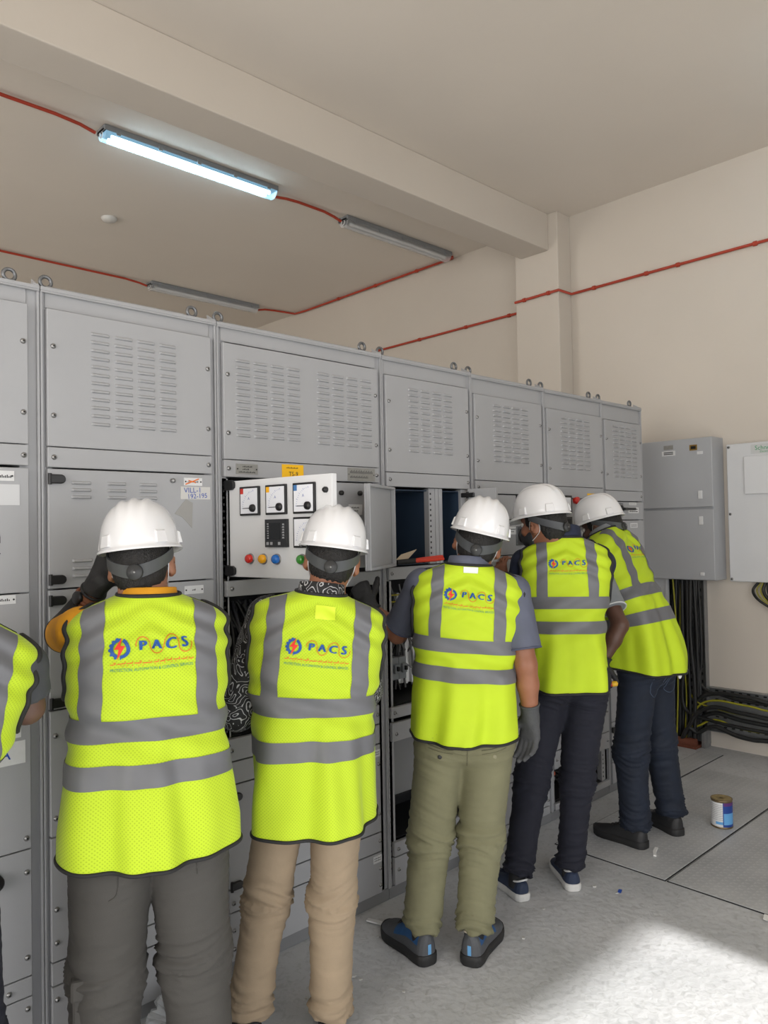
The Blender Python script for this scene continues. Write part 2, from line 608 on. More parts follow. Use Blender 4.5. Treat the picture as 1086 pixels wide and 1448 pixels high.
label_plate(dC, .70, .788, 1.002, 1.036, LABELP, off, [(.1, .85, .5, .2), (.1, .6, .2, .2)])
st = label_plate(dC, .60, .80, .925, .992, LABELP, off, (), name='sticker', rivets=False)
b = MB()
V, F = flat_text('A', .05)
put_flat(b, V, F, (.742, PF - .0022, .958), (1, 0, 0), (0, 0, 1))
b.build('marker_writing', INKBLUE, st, off=off)
panel(r0, 'cover_panel', .252, .816, .293, .666, (), [(.268, .6), (.268, .35), (.802, .6), (.802, .35)], off=off)
panel(r0, 'strip_panel', .252, .816, .234, .292, (), [(.75, .263)], off=off)
panel(r0, 'cover_panel', .252, .816, .052, .233, (), [(.802, .2), (.802, .08)], off=off)
b = MB(); b.lathe([(.024, 0), (.024, .022), (.018, .028), (.0001, .028)], (.71, PF, .60), (0, -1, 0), 20)
b.build('door_knob', BLACK, r0, off=off)

# ---- first whole cabinet: one vent block, two-door column
r1, off = cabinet(.8555, 1.4745, .873, 1.446, .004, 'grey switchgear cabinet with a handwritten blue label, behind the worker in orange sleeves')
vent_and_strip(r1, off, .873, 1.446, .004, [(1.008, 2.236, 4, 12, LDX, LDZ, LW)])
d = panel(r1, 'door', .873, 1.446, 1.433, 1.805, [(.942, 1.757, 1, 3, .1, .0225, .064), (1.058, 1.757, 1, 3, .1, .0225, .064), (1.168, 1.757, 1, 3, .1, .0225, .064), (.944, 1.512, 1, 3, .1, .0235, .064)], (), off=off)
hinge(d, .877, 1.772, off); hinge(d, .877, 1.462, off)
b = MB(); b.lathe([(.008, 0), (.008, .012), (.005, .016), (.0001, .016)], (1.288, PF, 1.779), (0, -1, 0), 12); b.build('latch', SCREW, d, off=off)
lp = label_plate(d, 1.333, 1.404, 1.764, 1.791, LABELP, off, [(.2, .8, .4, .2)])
b = MB()
b.tube([(1.338, PF - .002, 1.768), (1.36, PF - .002, 1.776), (1.39, PF - .002, 1.788)], .0022, 6)
b.tube([(1.350, PF - .002, 1.782), (1.37, PF - .002, 1.777), (1.378, PF - .002, 1.774)], .0018, 6)
b.build('marker_scribble', INKORANGE, lp, off=off)
st = label_plate(d, 1.320, 1.436, 1.716, 1.760, mat('paper_tape', srgb(200, 199, 196), .7), off, (), name='tape_label', rivets=False)
b = MB()
V, F = flat_text('VILL-1', .026)
put_flat(b, V, F, (1.366, PF - .0022, 1.747), (1, 0, 0), (0, 0, 1), 0, .03)
V, F = flat_text('192-195', .024)
put_flat(b, V, F, (1.384, PF - .0022, 1.727), (1, 0, 0), (0, 0, 1), 0, .06)
b.build('handwriting', INKBLUE, st, off=off)
b = MB()
b.prism([(0, 0), (.044, .052), (.07, .038), (.066, -.05), (.03, -.012)], (1.296, PF - .0012, 1.665), (1, 0, 0), (0, 0, 1), (0, 1, 0), .0012)
b.build('tape_scrap', mat('old_tape', srgb(150, 149, 146), .5), d, off=off)
d = panel(r1, 'door', .873, 1.446, 1.064, 1.431, (), (), off=off)
hinge(d, .877, 1.398, off); hinge(d, .877, 1.085, off)
label_plate(d, 1.330, 1.404, 1.385, 1.414, LABELP, off, [(.4, .6, .4, .2)])
panel(r1, 'cover_panel', .873, 1.446, .679, 1.062, (), [(.888, .985), (.888, .735), (1.43, .985), (1.43, .735)], off=off)
panel(r1, 'cover_panel', .873, 1.446, .303, .677, (), [(.888, .605), (.888, .46), (.888, .36), (1.43, .605), (1.43, .36)], off=off)
panel(r1, 'strip_panel', .873, 1.446, .232, .301, (), [(.951, .266), (1.43, .266)], off=off)
panel(r1, 'cover_panel', .873, 1.446, .052, .230, (), [(.888, .19), (.888, .08), (1.43, .19)], off=off)

# ---- wide cabinet with the open meter door
r2, off = cabinet(1.475, 2.2995, 1.497, 2.267, 0.0, 'widest grey switchgear cabinet, two vent blocks above an open light meter door')
sp = vent_and_strip(r2, off, 1.497, 2.267, -.004, [(1.549, 2.226, 4, 12, LDX * .985, LDZ * .955, LW), (1.932, 2.226, 4, 12, LDX * .985, LDZ * .97, LW)])
label_plate(sp, 1.545, 1.640, 1.812, 1.850, STEELPLATE, off, [(.3, .75, .68, .14), (.3, .6, .42, .14), (.12, .9, .14, .14)], name='name_plate')
yl = label_plate(sp, 1.752, 1.856, 1.803, 1.857, YELLOWL, off, [(.2, .75, .72, .1)], name='yellow_label', rivets=False)
b = MB(); V, F = flat_text('TS-9', .024); put_flat(b, V, F, (1.806, PF - .0022, 1.820), (1, 0, 0), (0, 0, 1)); b.build('lettering', INKBLACK, yl, off=off)
label_plate(sp, 2.087, 2.241, 1.804, 1.858, STEELPLATE, off, [(.08, .92, .58, .26), (.08, .75, .22, .18)], name='name_plate', ink=INKGREY)
# compartment behind the open door, closed cover to its right
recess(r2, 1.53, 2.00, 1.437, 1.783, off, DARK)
perforated_post(r2, 1.497, 1.522, .85, 1.795, off)
cp = panel(r2, 'cover_panel', 2.01, 2.267, 1.437, 1.796, (), (), off=off)
for kx in (2.047, 2.150):
    b = MB(); b.lathe([(.010, 0), (.010, .012), (.006, .016), (.0001, .016)], (kx, PF, 1.752), (0, -1, 0), 14); b.build('latch', BLACK, cp, off=off)
label_plate(cp, 2.089, 2.165, 1.66, 1.705, LABELP, off, [(.15, .8, .65, .12), (.15, .7, .35, .12)], rivets=False)
b = MB(); b.box(2.18, 2.20, PF - .02, PF, 1.68, 1.70).build('indicator_light', mat('amber_lens', srgb(230, 130, 30), .3), cp, off=off, bevel=.004)
# the door itself, swung out square to the front
HX, HY = 1.517, 2.407
dd = np.array([1.581 - HX, 1.897 - HY]); dd /= np.linalg.norm(dd)
DM = np.eye(4); DM[:3, 0] = (dd[0], dd[1], 0); DM[:3, 1] = (-dd[1], dd[0], 0); DM[:3, 3] = (HX, HY, 0)   # x along door, -y = outer face
md = MB()
md.box(0, .512, 0, .022, 1.437, 1.783, 0, DM)
md.box(.005, .507, .022, .024, 1.445, 1.775, 0, DM)
meter_door = md.build('meter_door', DOORW, r2, off=off, bevel=.002, bseg=2)


def dpt(s, z, out=0.0):
    return np.array([HX + dd[0] * s + dd[1] * out, HY + dd[1] * s - dd[0] * out, z])


OUT = np.array([dd[1], -dd[0], 0.0])
SU, ZU = np.array([dd[0], dd[1], 0.0]), np.array([0, 0, 1.0])
for s0, z0, dotc, needle in ((.066, 1.656, srgb(200, 50, 40), True), (.202, 1.656, srgb(244, 180, 20), True), (.338, 1.656, srgb(70, 120, 175), True), (.338, 1.542, None, False)):
    w = .103
    f = MB()
    f.prism([(0, 0), (w, 0), (w, w), (0, w)], dpt(s0, z0), SU, ZU, OUT, .009)
    mo = f.build('panel_meter', BLACK, meter_door, off=off, bevel=.0015)
    f = MB()
    f.prism([(.007, .007), (w - .007, .007), (w - .007, w - .007), (.007, w - .007)], dpt(s0, z0, .009), SU, ZU, OUT, .0012)
    c = dpt(s0, z0, .0104)
    for k in range(13):                                     # scale ticks on an arc
        a = math.radians(95 + k * 7)
        cc, rr = np.array([w * .78, w * .24]), w * .58
        for q in (0,):
            u0, w0 = cc + rr * np.array([math.cos(a), math.sin(a)])
            u1, w1 = cc + (rr + (.006 if k % 3 == 0 else .003)) * np.array([math.cos(a), math.sin(a)])
            f.tube([c + SU * u0 + ZU * w0, c + SU * u1 + ZU * w1], .0006, 4, 1)
    V, F = flat_text('A' if needle else 'V', .014)
    put_flat(f, V, F, c + SU * w * .5 + ZU * w * .58, SU, ZU, 1)
    if needle:
        f.tube([c + SU * w * .2 + ZU * w * .25, c + SU * w * .6 + ZU * w * .25], .0014, 5, 2)
    f.build('dial', [mat('dial_white', srgb(232, 234, 240), .35), INKBLUE, BLACK], mo, off=off)
    if needle:
        f = MB().lathe([(.014, 0), (.013, .008), (.0001, .009)], dpt(s0 + w * .72, z0 + w * .25, .0102), OUT, 14)
        f.build('knob', BLACK, mo, off=off)
    if dotc:
        f = MB().prism([(.007, w - .026), (.023, w - .026), (.023, w - .007), (.007, w - .007)], dpt(s0, z0, .0103), SU, ZU, OUT, .0006)
        f.build('phase_mark', mat('phase_mark_%d' % int(s0 * 1000), dotc, .5), mo, off=off)
f = MB()
w, h = .108, .096
f.prism([(0, 0), (w, 0), (w, h), (0, h)], dpt(.202, 1.544), SU, ZU, OUT, .012)
f.prism([(.010, .026), (w - .03, .026), (w - .03, h - .012), (.010, h - .012)], dpt(.202, 1.544, .012), SU, ZU, OUT, .0006, 1)
c = dpt(.202, 1.544, .0126)
for k in range(7):
    f.prism([(.012, .03 + k * .008), (.020, .03 + k * .008), (.020, .034 + k * .008), (.012, .034 + k * .008)], c, SU, ZU, OUT, .0004, 2)
for u0, u1 in ((.008, .020), (.027, .039), (.066, .078)):
    f.prism([(u0, .008), (u1, .008), (u1, .018), (u0, .018)], c, SU, ZU, OUT, .0006, 2)
for k in range(6):
    f.prism([(w - .022 + .002 * (k % 2), .03 + k * .009), (w - .010, .03 + k * .009), (w - .012, .036 + k * .009), (w - .020, .035 + k * .009)], c, SU, ZU, OUT, .0004, 2)
f.build('digital_meter', [mat('meter_charcoal', srgb(40, 41, 44), .35), mat('lcd_dark', srgb(20, 22, 26), .15), mat('meter_print', srgb(160, 162, 166), .5)], meter_door, off=off, bevel=.0008)
for s0, cname, cc in ((.113, 'red', srgb(214, 40, 28)), (.182, 'yellow', srgb(248, 176, 10)), (.250, 'blue', srgb(10, 108, 200)), (.372, 'green', srgb(60, 140, 50))):
    f = MB()
    f.lathe([(.019, 0), (.019, .003), (.0165, .004)], dpt(s0, 1.503), OUT, 20, 1)
    f.lathe([(.0155, .003), (.0155, .014), (.012, .0185), (.006, .0205), (.0001, .021)], dpt(s0, 1.503), OUT, 20, 0)
    o = f.build('indicator_lamp', [mat('lens_' + cname, cc, .2, coat=.5), SCREW], meter_door, off=off)
    o['label'] = cname + ' indicator lamp'
f = MB().lathe([(.010, 0), (.010, .008), (.006, .014), (.0001, .014)], dpt(.486, 1.731), OUT, 14)
f.build('latch', BLACK, meter_door, off=off)
for z in (1.769, 1.458):
    f = MB()
    hh = .018
    poly = [(-.02, -hh), (.022, -hh), (.034, -hh * .6), (.036, 0), (.034, hh * .6), (.022, hh), (-.02, hh)]
    f.prism(poly, dpt(0, z, .0), SU, ZU, OUT, .012)
    f.cyl(dpt(-.006, z - .02, .004), (0, 0, 1), .007, .04, 10)
    f.build('hinge', BLACK, meter_door, off=off, bevel=.002)
# below the door: box rail, then an open wiring bay
panel(r2, 'rail_panel', 1.50, 2.267, 1.362, 1.422, (), [(1.522, 1.392), (2.25, 1.392)], off=off)
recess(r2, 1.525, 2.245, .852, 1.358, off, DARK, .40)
perforated_post(r2, 2.245, 2.275, .05, 1.36, off)
b = MB()
wire_bundle(b, 1.54, 2.23, .87, 1.34, FF + .10, 46, .008, (0, 0, 0, 1), 5)
wire_bundle(b, 1.54, 1.75, .87, 1.34, FF + .05, 22, .007, (0, 0, 1), 8)
b.build('wiring', [RUBBER, mat('wire_grey', srgb(66, 67, 70), .5)], r2, off=off)['kind'] = 'stuff'
breaker_row(r2, 1.86, 1.16, 4, .07, .12, FF + .20, off)
panel(r2, 'strip_panel', 1.497, 2.245, .768, .850, (), [(1.512, .808), (2.235, .808)], off=off)
p = panel(r2, 'cover_panel', 1.497, 2.245, .685, .766, (), [(1.512, .725)], off=off)
d = panel(r2, 'door', 1.497, 2.245, .312, .683, (), [(2.235, .60), (2.235, .39)], off=off)
hinge(d, 1.503, .640, off); hinge(d, 1.503, .325, off)
label_plate(d, 2.195, 2.243, .632, .662, LABELP, off, [(.1, .9, .6, .14), (.1, .9, .3, .14)], rivets=False)
panel(r2, 'strip_panel', 1.497, 2.245, .230, .310, (), [(1.512, .262), (2.235, .275)], off=off)
p = panel(r2, 'cover_panel', 1.497, 2.245, .055, .228, (), [(1.512, .165), (1.512, .10), (2.235, .16), (2.235, .09)], off=off)
label_plate(p, 2.195, 2.243, .188, .218, LABELP, off, [(.1, .9, .6, .14), (.1, .9, .3, .14)], rivets=False)

# ---- cabinet with the dark blue open compartments
r3, off = cabinet(2.30, 2.9045, 2.316, 2.874, -.016, 'grey switchgear cabinet with dark blue open compartments behind the worker in olive')
vent_and_strip(r3, off, 2.316, 2.874, -.018, [(2.456, 2.222, 4, 12, LDX * .985, LDZ * .96, LW)])
recess(r3, 2.335, 2.602, 1.440, 1.772, off, NAVYPLATE, .30)
recess(r3, 2.690, 2.822, 1.440, 1.772, off, NAVYPLATE, .30)
perforated_post(r3, 2.600, 2.640, 1.435, 1.785, off)
b = MB(); b.box(2.640, 2.688, FF - .006, FF + .03, 1.435, 1.785); b.box(2.66, 2.668, FF - .012, FF - .006, 1.435, 1.785)
b.build('centre_post', CAB, r3, off=off, bevel=.002)
b = MB(); b.box(2.824, 2.874, FF - .004, FF + .03, 1.435, 1.785); b.build('side_post', CAB, r3, off=off, bevel=.002)
b = MB(); b.box(2.338, 2.372, FF + .10, FF + .13, 1.46, 1.75)
for k in range(6):
    b.box(2.345, 2.360, FF + .095, FF + .10, 1.50 + k * .04, 1.512 + k * .04, 1)
b.build('terminal_plate', [LABELP, INKGREY], r3, off=off, bevel=.002)
b = MB(); b.ball((2.395, FF + .09, 1.555), .010, 10, 0, (1, 1.4, 1)); b.build('red_button', mat('button_red', srgb(200, 40, 30), .35), r3, off=off)


def swing_door(root, hx, hy, ang, w, z0, z1, off, hinge_len, hinge_side):
    a = math.radians(ang)
    M = np.eye(4)
    M[:3, 0] = (math.cos(a), math.sin(a), 0)
    M[:3, 1] = (-math.sin(a), math.cos(a), 0)
    M[:3, 3] = (hx, hy, 0)
    b = MB()
    b.box(0, w, -.004, .004, z0, z1, 0, M)
    for u0, u1, w0, w1 in ((0, .012, z0, z1), (w - .012, w, z0, z1), (.012, w - .012, z0, z0 + .012), (.012, w - .012, z1 - .012, z1)):
        b.box(u0, u1, .004, .022, w0, w1, 0, M)
    o = b.build('compartment_door', CAB, root, off=off, bevel=.002)
    for z in (z1 - .03, z0 + .03):
        h = MB()
        h.box(-.03, hinge_len, .02 if hinge_side > 0 else -.018, .034 if hinge_side > 0 else -.004, z - .011, z + .011, 0, M)
        h.cyl((hx, hy, z - .016), (0, 0, 1), .009, .032, 10)
        h.build('hinge', BLACK, o, off=off, bevel=.003)
    return o, M


d3, M3 = swing_door(r3, 2.322, 2.392, 209.5, .36, 1.437, 1.780, off, .012, -1)
b = MB(); b.box(.16, .235, -.0052, -.0042, 1.60, 1.72, 0, M3)
b.box(.215, .232, -.0062, -.0052, 1.615, 1.71, 1, M3)
b.build('document_pocket', [mat('clear_pocket', srgb(186, 187, 188), .25), WHITEP], d3, off=off)
d4, M4 = swing_door(r3, 2.842, 2.392, -78.0, .15, 1.437, 1.786, off, .04, -1)
panel(r3, 'strip_panel', 2.318, 2.874, 1.375, 1.432, (), [(2.335, 1.403), (2.86, 1.403)], off=off)
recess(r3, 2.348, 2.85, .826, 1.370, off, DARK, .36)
perforated_post(r3, 2.305, 2.347, .10, 1.37, off)
b = MB()
wire_bundle(b, 2.36, 2.62, .85, 1.35, FF + .08, 26, .006, (0, 0, 1), 3)
b.tube([(2.36, FF + .06, 1.30), (2.62, FF + .06, 1.30)], .004, 6, 2)
b.tube([(2.36, FF + .06, 1.27), (2.62, FF + .06, 1.27)], .004, 6, 2)
b.build('wiring', [RUBBER, mat('wire_white', srgb(104, 104, 106), .5), mat('wire_yellow', srgb(150, 140, 40), .5)], r3, off=off)['kind'] = 'stuff'
b = MB(); b.box(2.50, 2.64, FF + .12, FF + .15, .88, 1.30); b.box(2.53, 2.545, FF + .10, FF + .12, .88, 1.30); b.box(2.57, 2.585, FF + .10, FF + .12, .88, 1.30)
b.build('cable_duct', LABELP, r3, off=off, bevel=.003)
breaker_row(r3, 2.39, .92, 2, .045, .10, FF + .10, off, m=mat('breaker_grey', srgb(120, 124, 128), .45))
breaker_row(r3, 2.39, 1.10, 2, .045, .08, FF + .12, off, m=BLACK)
b = MB(); b.box(2.68, 2.84, FF + .10, FF + .12, .95, 1.25); b.build('terminal_cover', NAVYPLATE, r3, off=off)
panel(r3, 'strip_panel', 2.318, 2.874, .772, .822, (), [(2.337, .797)], off=off)
panel(r3, 'cover_panel', 2.322, 2.874, .672, .755, (), [(2.345, .705)], off=off)
b = MB(); b.box(2.335, 2.86, FF + .02, FF + .03, .425, .668); b.build('inner_plate', PLINTH, r3, off=off)
recess(r3, 2.34, 2.86, .243, .422, off, DARK, .3)
panel(r3, 'strip_panel', 2.322, 2.874, .178, .240, (), [(2.345, .208)], off=off)
panel(r3, 'cover_panel', 2.322, 2.874, .056, .176, (), [(2.345, .12)], off=off)

# ---- three narrower cabinets to the right
r4, off = cabinet(2.905, 3.5245, 2.921, 3.488, -.036, 'grey switchgear cabinet between the two helmets right of centre, with meter and rotary switch')
sp = vent_and_strip(r4, off, 2.921, 3.488, -.036, [(3.066, 2.210, 4, 12, LDX * .985, LDZ * .965, LW)])
label_plate(sp, 3.33, 3.44, 1.785, 1.796, YELLOWL, off, (), rivets=False)
d = panel(r4, 'door', 2.921, 3.488, 1.637, 1.764, (), [(2.945, 1.75)], off=off)


def square_meter(parent, xc, zc, s, off, dark=False):
    f = MB()
    f.box(xc - s / 2, xc + s / 2, PF - .012, PF, zc - s / 2, zc + s / 2)
    f.box(xc - s * .38, xc + s * .38, PF - .0128, PF - .012, zc - s * .38, zc + s * .38, 1)
    f.tube([(xc - s * .25, PF - .0135, zc + s * .1), (xc + s * .15, PF - .0135, zc - s * .2)], .0012, 5, 0)
    return f.build('panel_meter', [BLACK, DARK if dark else mat('dial_white', (0, 0, 0))], parent, off=off, bevel=.001)


def rotary(parent, xc, zc, off):
    f = MB()
    f.box(xc - .05, xc + .05, PF - .008, PF, zc - .05, zc + .05, 1)
    f.lathe([(.038, .008), (.036, .02), (.02, .024), (.0001, .024)], (xc, PF, zc), (0, -1, 0), 20)
    f.box(xc - .010, xc + .010, PF - .05, PF - .02, zc - .04, zc + .04)
    return f.build('rotary_handle', [BLACK, DARKSTEEL], parent, off=off, bevel=.003)


square_meter(d, 3.29, 1.715, .096, off)
b = MB().lathe([(.016, 0), (.016, .008), (.012, .02), (.0001, .022)], (3.385, PF, 1.70), (0, -1, 0), 14); b.build('indicator_lamp', mat('lens_red', (0, 0, 0)), d, off=off)
d = panel(r4, 'door', 2.921, 3.488, 1.455, 1.635, (), (), off=off)
rotary(d, 3.285, 1.552, off)
label_plate(d, 3.17, 3.24, 1.56, 1.60, LABELP, off, [(.1, .9, .6, .14), (.1, .7, .3, .14)], rivets=False)
for za, zb in ((1.05, 1.453), (.62, 1.048), (.345, .618), (.30, .343)):
    panel(r4, 'door' if zb - za > .3 else 'strip_panel', 2.921, 3.488, za, zb, (), [(2.94, (za + zb) / 2), (3.47, (za + zb) / 2 + .02)], off=off)
panel(r4, 'cover_panel', 2.921, 3.488, .10, .298, (), [(2.94, .2), (3.47, .22), (3.47, .13)], off=off)
panel(r4, 'strip_panel', 2.921, 3.488, .055, .098, (), (), off=off)

r5, off = cabinet(3.525, 4.1245, 3.541, 4.108, -.048, 'grey switchgear cabinet with a red push button, behind the worker in navy')
sp = vent_and_strip(r5, off, 3.541, 4.108, -.048, [(3.672, 2.200, 4, 12, LDX * .985, LDZ * .97, LW)])
label_plate(sp, 3.93, 4.03, 1.775, 1.786, YELLOWL, off, (), rivets=False)
d = panel(r5, 'door', 3.541, 3.86, 1.50, 1.752, (), (), off=off)
square_meter(d, 3.70, 1.72, .10, off)
square_meter(d, 3.70, 1.60, .10, off, True)
b = MB().lathe([(.018, 0), (.018, .006), (.021, .012), (.021, .024), (.0001, .026)], (3.795, PF, 1.742), (0, -1, 0), 16)
b.build('push_button', mat('button_red', (0, 0, 0)), d, off=off)
panel(r5, 'door', 3.862, 4.108, 1.50, 1.752, (), [(3.88, 1.735)], off=off)
for za, zb in ((1.05, 1.498), (.62, 1.048), (.375, .618), (.275, .373)):
    panel(r5, 'door' if zb - za > .3 else 'strip_panel', 3.541, 4.108, za, zb, (), [(3.56, (za + zb) / 2), (4.09, (za + zb) / 2)], off=off)
recess(r5, 3.56, 4.07, .095, .272, off, DARK, .28)
perforated_post(r5, 4.05, 4.108, .09, .275, off)
b = MB()
b.box(3.58, 3.66, FF + .06, FF + .10, .17, .235); b.box(3.585, 3.655, FF + .055, FF + .06, .205, .225, 1); b.box(3.59, 3.65, FF + .055, FF + .06, .178, .198, 2)
b.build('contactor', [DARK, mat('relay_red', srgb(190, 80, 40), .5), PLINTH], r5, off=off, bevel=.002)
b = MB(); wire_bundle(b, 3.60, 4.05, .10, .26, FF + .08, 16, .008, (0, 0, 1), 12); b.build('wiring', [RUBBER, mat('wire_grey', (0, 0, 0))], r5, off=off)['kind'] = 'stuff'
panel(r5, 'strip_panel', 3.541, 4.108, .055, .09, (), (), off=off)

r6, off = cabinet(4.125, 4.612, 4.141, 4.585, -.056, 'rightmost grey switchgear cabinet, nearest the wall, with a black lever handle')
vent_and_strip(r6, off, 4.141, 4.585, -.058, [(4.236, 2.198, 4, 13, .076, LDZ * .97, .058)])
d = panel(r6, 'door', 4.141, 4.585, 1.63, 1.742, (), (), off=off)
f = MB()
f.box(4.235, 4.325, PF - .01, PF, 1.655, 1.735, 1)
f.lathe([(.026, 0), (.024, .022), (.0001, .024)], (4.275, PF - .01, 1.695), (0, -1, 0), 16)
f.box(4.27, 4.40, PF - .055, PF - .032, 1.688, 1.704)
f.build('lever_handle', [BLACK, DARKSTEEL], d, off=off, bevel=.003)
label_plate(d, 4.41, 4.50, 1.722, 1.738, LABELP, off, [(.1, .9, .4, .2)], rivets=False)
label_plate(d, 4.40, 4.53, 1.672, 1.708, LABELP, off, [(.1, .9, .6, .2), (.1, .9, .2, .2)], rivets=False)
d = panel(r6, 'door', 4.141, 4.585, 1.28, 1.628, (), (), off=off)
label_plate(d, 4.42, 4.51, 1.58, 1.61, LABELP, off, [(.1, .9, .55, .15), (.1, .9, .25, .15)], rivets=False)
for za, zb in ((.80, 1.278), (.42, .798)):
    panel(r6, 'door', 4.141, 4.585, za, zb, (), [(4.57, (za + zb) / 2)], off=off)
d = panel(r6, 'door', 4.141, 4.585, .18, .418, (), [(4.57, .3)], off=off)
hinge(d, 4.144, .375, off); hinge(d, 4.144, .235, off)
panel(r6, 'cover_panel', 4.141, 4.585, .055, .178, (), [(4.20, .12)], off=off)

# ------------------------------------------------------------------ things on the right wall
off = (5.32, 2.25, 0)
g = empty('wall_enclosure', off, 'mid grey two door enclosure on the right wall beside the cabinet row', 'electrical box')
b = MB(); b.box(5.325, XW - .001, 2.262, 3.05, 1.20, 2.205); b.build('housing', mat('enclosure_grey', srgb(172, 174, 178), .4, 0, .03, 3), g, off=off, bevel=.006, bseg=2)
ENC = MATS['enclosure_grey']
for z0, z1 in ((1.715, 2.200), (1.205, 1.700)):
    b = MB(); b.box(5.300, 5.323, 2.258, 3.055, z0, z1)
    d = b.build('enclosure_door', ENC, g, off=off, bevel=.004, bseg=2)
    for yl, zl in (((2.345, 1.80),) if z0 > 1.5 else ((2.345, 1.62), (2.345, 1.245))):
        b = MB(); b.box(5.292, 5.30, yl - .015, yl + .015, zl - .03 if zl > 1.5 else zl - .012, zl + .03 if zl > 1.5 else zl + .012)
        b.build('latch', LABELP, d, off=off, bevel=.003)
    if z0 > 1.5:
        b = MB(); b.box(5.298, 5.30, 2.52, 2.62, 2.09, 2.125); b.box(5.2975, 5.298, 2.535, 2.605, 2.098, 2.106, 1); b.box(5.2975, 5.298, 2.535, 2.605, 2.11, 2.118, 1)
        b.build('label_plate', [LABELP, INKGREY], d, off=off)
        b = MB(); b.box(5.298, 5.30, 2.535, 2.605, 2.135, 2.165); b.build('label_plate', STEELPLATE, d, off=off)
        b = MB(); b.box(5.298, 5.30, 2.36, 2.415, 2.115, 2.155); b.box(5.2975, 5.298, 2.37, 2.405, 2.125, 2.145, 1); b.build('rating_plate', [BRASS, BLACK], d, off=off)
        b = MB(); b.box(5.295, 5.30, 2.32, 2.36, 2.085, 2.105); b.build('label_plate', LABELP, d, off=off)
off = (5.47, 1.9, 0)
g = empty('distribution_board', off, 'pale grey distribution board on the right wall, cut by the right edge of the photo', 'electrical box')
WB = mat('board_pale', srgb(214, 215, 217), .4, 0, .02, 4)
b = MB(); b.box(5.452, XW - .001, 1.40, 2.222, 1.19, 2.150); b.build('cover', WB, g, off=off, bevel=.008, bseg=3)
b = MB(); b.box(5.434, 5.4525, 1.46, 2.098, 1.795, 2.055); b.build('inspection_door', mat('board_pale_door', srgb(220, 221, 223), .4), g, off=off, bevel=.004, bseg=2)
for y, z in ((2.205, 2.128), (2.205, 1.66), (2.205, 1.208), (1.42, 2.128), (1.42, 1.208)):
    b = MB(); b.lathe([(.010, 0), (.009, .004), (.0001, .005)], (5.452, y, z), (-1, 0, 0), 12); b.lathe([(.005, .0048), (.005, .0056), (.0001, .0056)], (5.452, y, z), (-1, 0, 0), 6, 1)
    b.build('screw', [SCREW, BLACK], g, off=off)
b = MB(); b.box(5.4505, 5.452, 1.80, 2.055, 2.07, 2.135)
lp = b.build('maker_plate', mat('plate_grey', srgb(202, 204, 204), .4), g, off=off)
b = MB()
V, F = flat_text('Schneider', .042); put_flat(b, V, F, (5.4500, 1.945, 2.108), (0, -1, 0), (0, 0, 1))
V, F = flat_text('Electric', .020); put_flat(b, V, F, (5.4500, 1.965, 2.083), (0, -1, 0), (0, 0, 1))
b.build('lettering', GREENLOGO, lp, off=off)
# cable loop hanging below the board
for k, (dy, m, r) in enumerate(((0, RUBBER, .011), (.02, GREENYEL, .0045), (.045, GREENYEL, .004), (-.03, RUBBER, .010), (.07, RUBBER, .009))):
    b = MB()
    b.tube(curve_pts([(5.475, 1.99 + dy * .6, 1.195), (5.46, 2.0 + dy, 1.13), (5.45 - k * .006, 1.95 + dy * .8, 1.06), (5.455, 1.87, 1.03 - k * .008), (5.465, 1.72, 1.06)], 24), r, 8)
    o = b.build('earth_cable' if m is GREENYEL else 'power_cable', m)
    props(o, ('thin yellow and green cable looping under the pale board' if m is GREENYEL else 'thick black cable looping under the pale board'), 'cable', 'yellow cables under the pale board' if m is GREENYEL else 'black cables under the pale board')

# cable riser: perforated tray up the wall, cover panel beside it, tray along the skirting
def tray(name, p0, u, w, n, L, Wd, label, slots):
    """perforated channel: origin p0, along u (length L), across w (width Wd), opening towards n"""
    p0, u, w, n = (np.asarray(a, float) for a in (p0, u, w, n))
    M = np.eye(4); M[:3, 0] = u; M[:3, 1] = w; M[:3, 2] = n; M[:3, 3] = p0
    b = MB()
    b.box(0, L, 0, Wd, 0, .004, 0, M)
    b.box(0, L, 0, .004, .004, .055, 0, M)
    b.box(0, L, Wd - .004, Wd, .004, .055, 0, M)
    k = 0
    while .04 + k * .055 < L - .03:
        for r in slots:
            b.box(.04 + k * .055, .062 + k * .055, Wd * r, Wd * r + .010, .004, .0055, 1, M)
        k += 1
    o = b.build(name, [GALV, DARK])
    return props(o, label, 'cable tray')


tray('cable_tray', (XW - .002, 2.405, .02), (0, 0, 1), (0, 1, 0), (-1, 0, 0), 1.17, .36, 'upright perforated grey cable tray on the wall below the grey enclosure', (.12, .35, .6, .85))
tray('cable_tray', (XW - .002, 2.404, .12), (0, -1, 0), (0, 0, 1), (-1, 0, 0), 4.3, .31, 'low horizontal perforated cable tray running along the right wall', (.08, .3, .7, .9))
b = MB(); b.box(5.40, XW - .002, 2.408, 2.43, 0.0, .118); props(b.build('tray_bracket', GALV), 'short grey bracket standing on the floor under the tray corner', 'bracket')
b = MB(); b.box(5.36, 5.372, 2.634, 2.95, .03, 1.285); b.box(5.372, 5.39, 2.634, 2.640, .03, 1.285); b.box(5.353, 5.36, 2.634, 2.652, .03, 1.285)
for z in (.3, .75, 1.15):
    b.lathe([(.006, 0), (.005, .003), (.0001, .004)], (5.353, 2.643, z), (-1, 0, 0), 10)
b.box(5.372, XW - .001, 2.93, 2.95, .03, 1.285)
props(b.build('riser_cover', mat('riser_grey', srgb(182, 184, 187), .4, 0, .03, 4), bevel=.002), 'pale grey sheet cover of the cable riser, behind the bending worker', 'cover panel')
rg = random.Random(4)
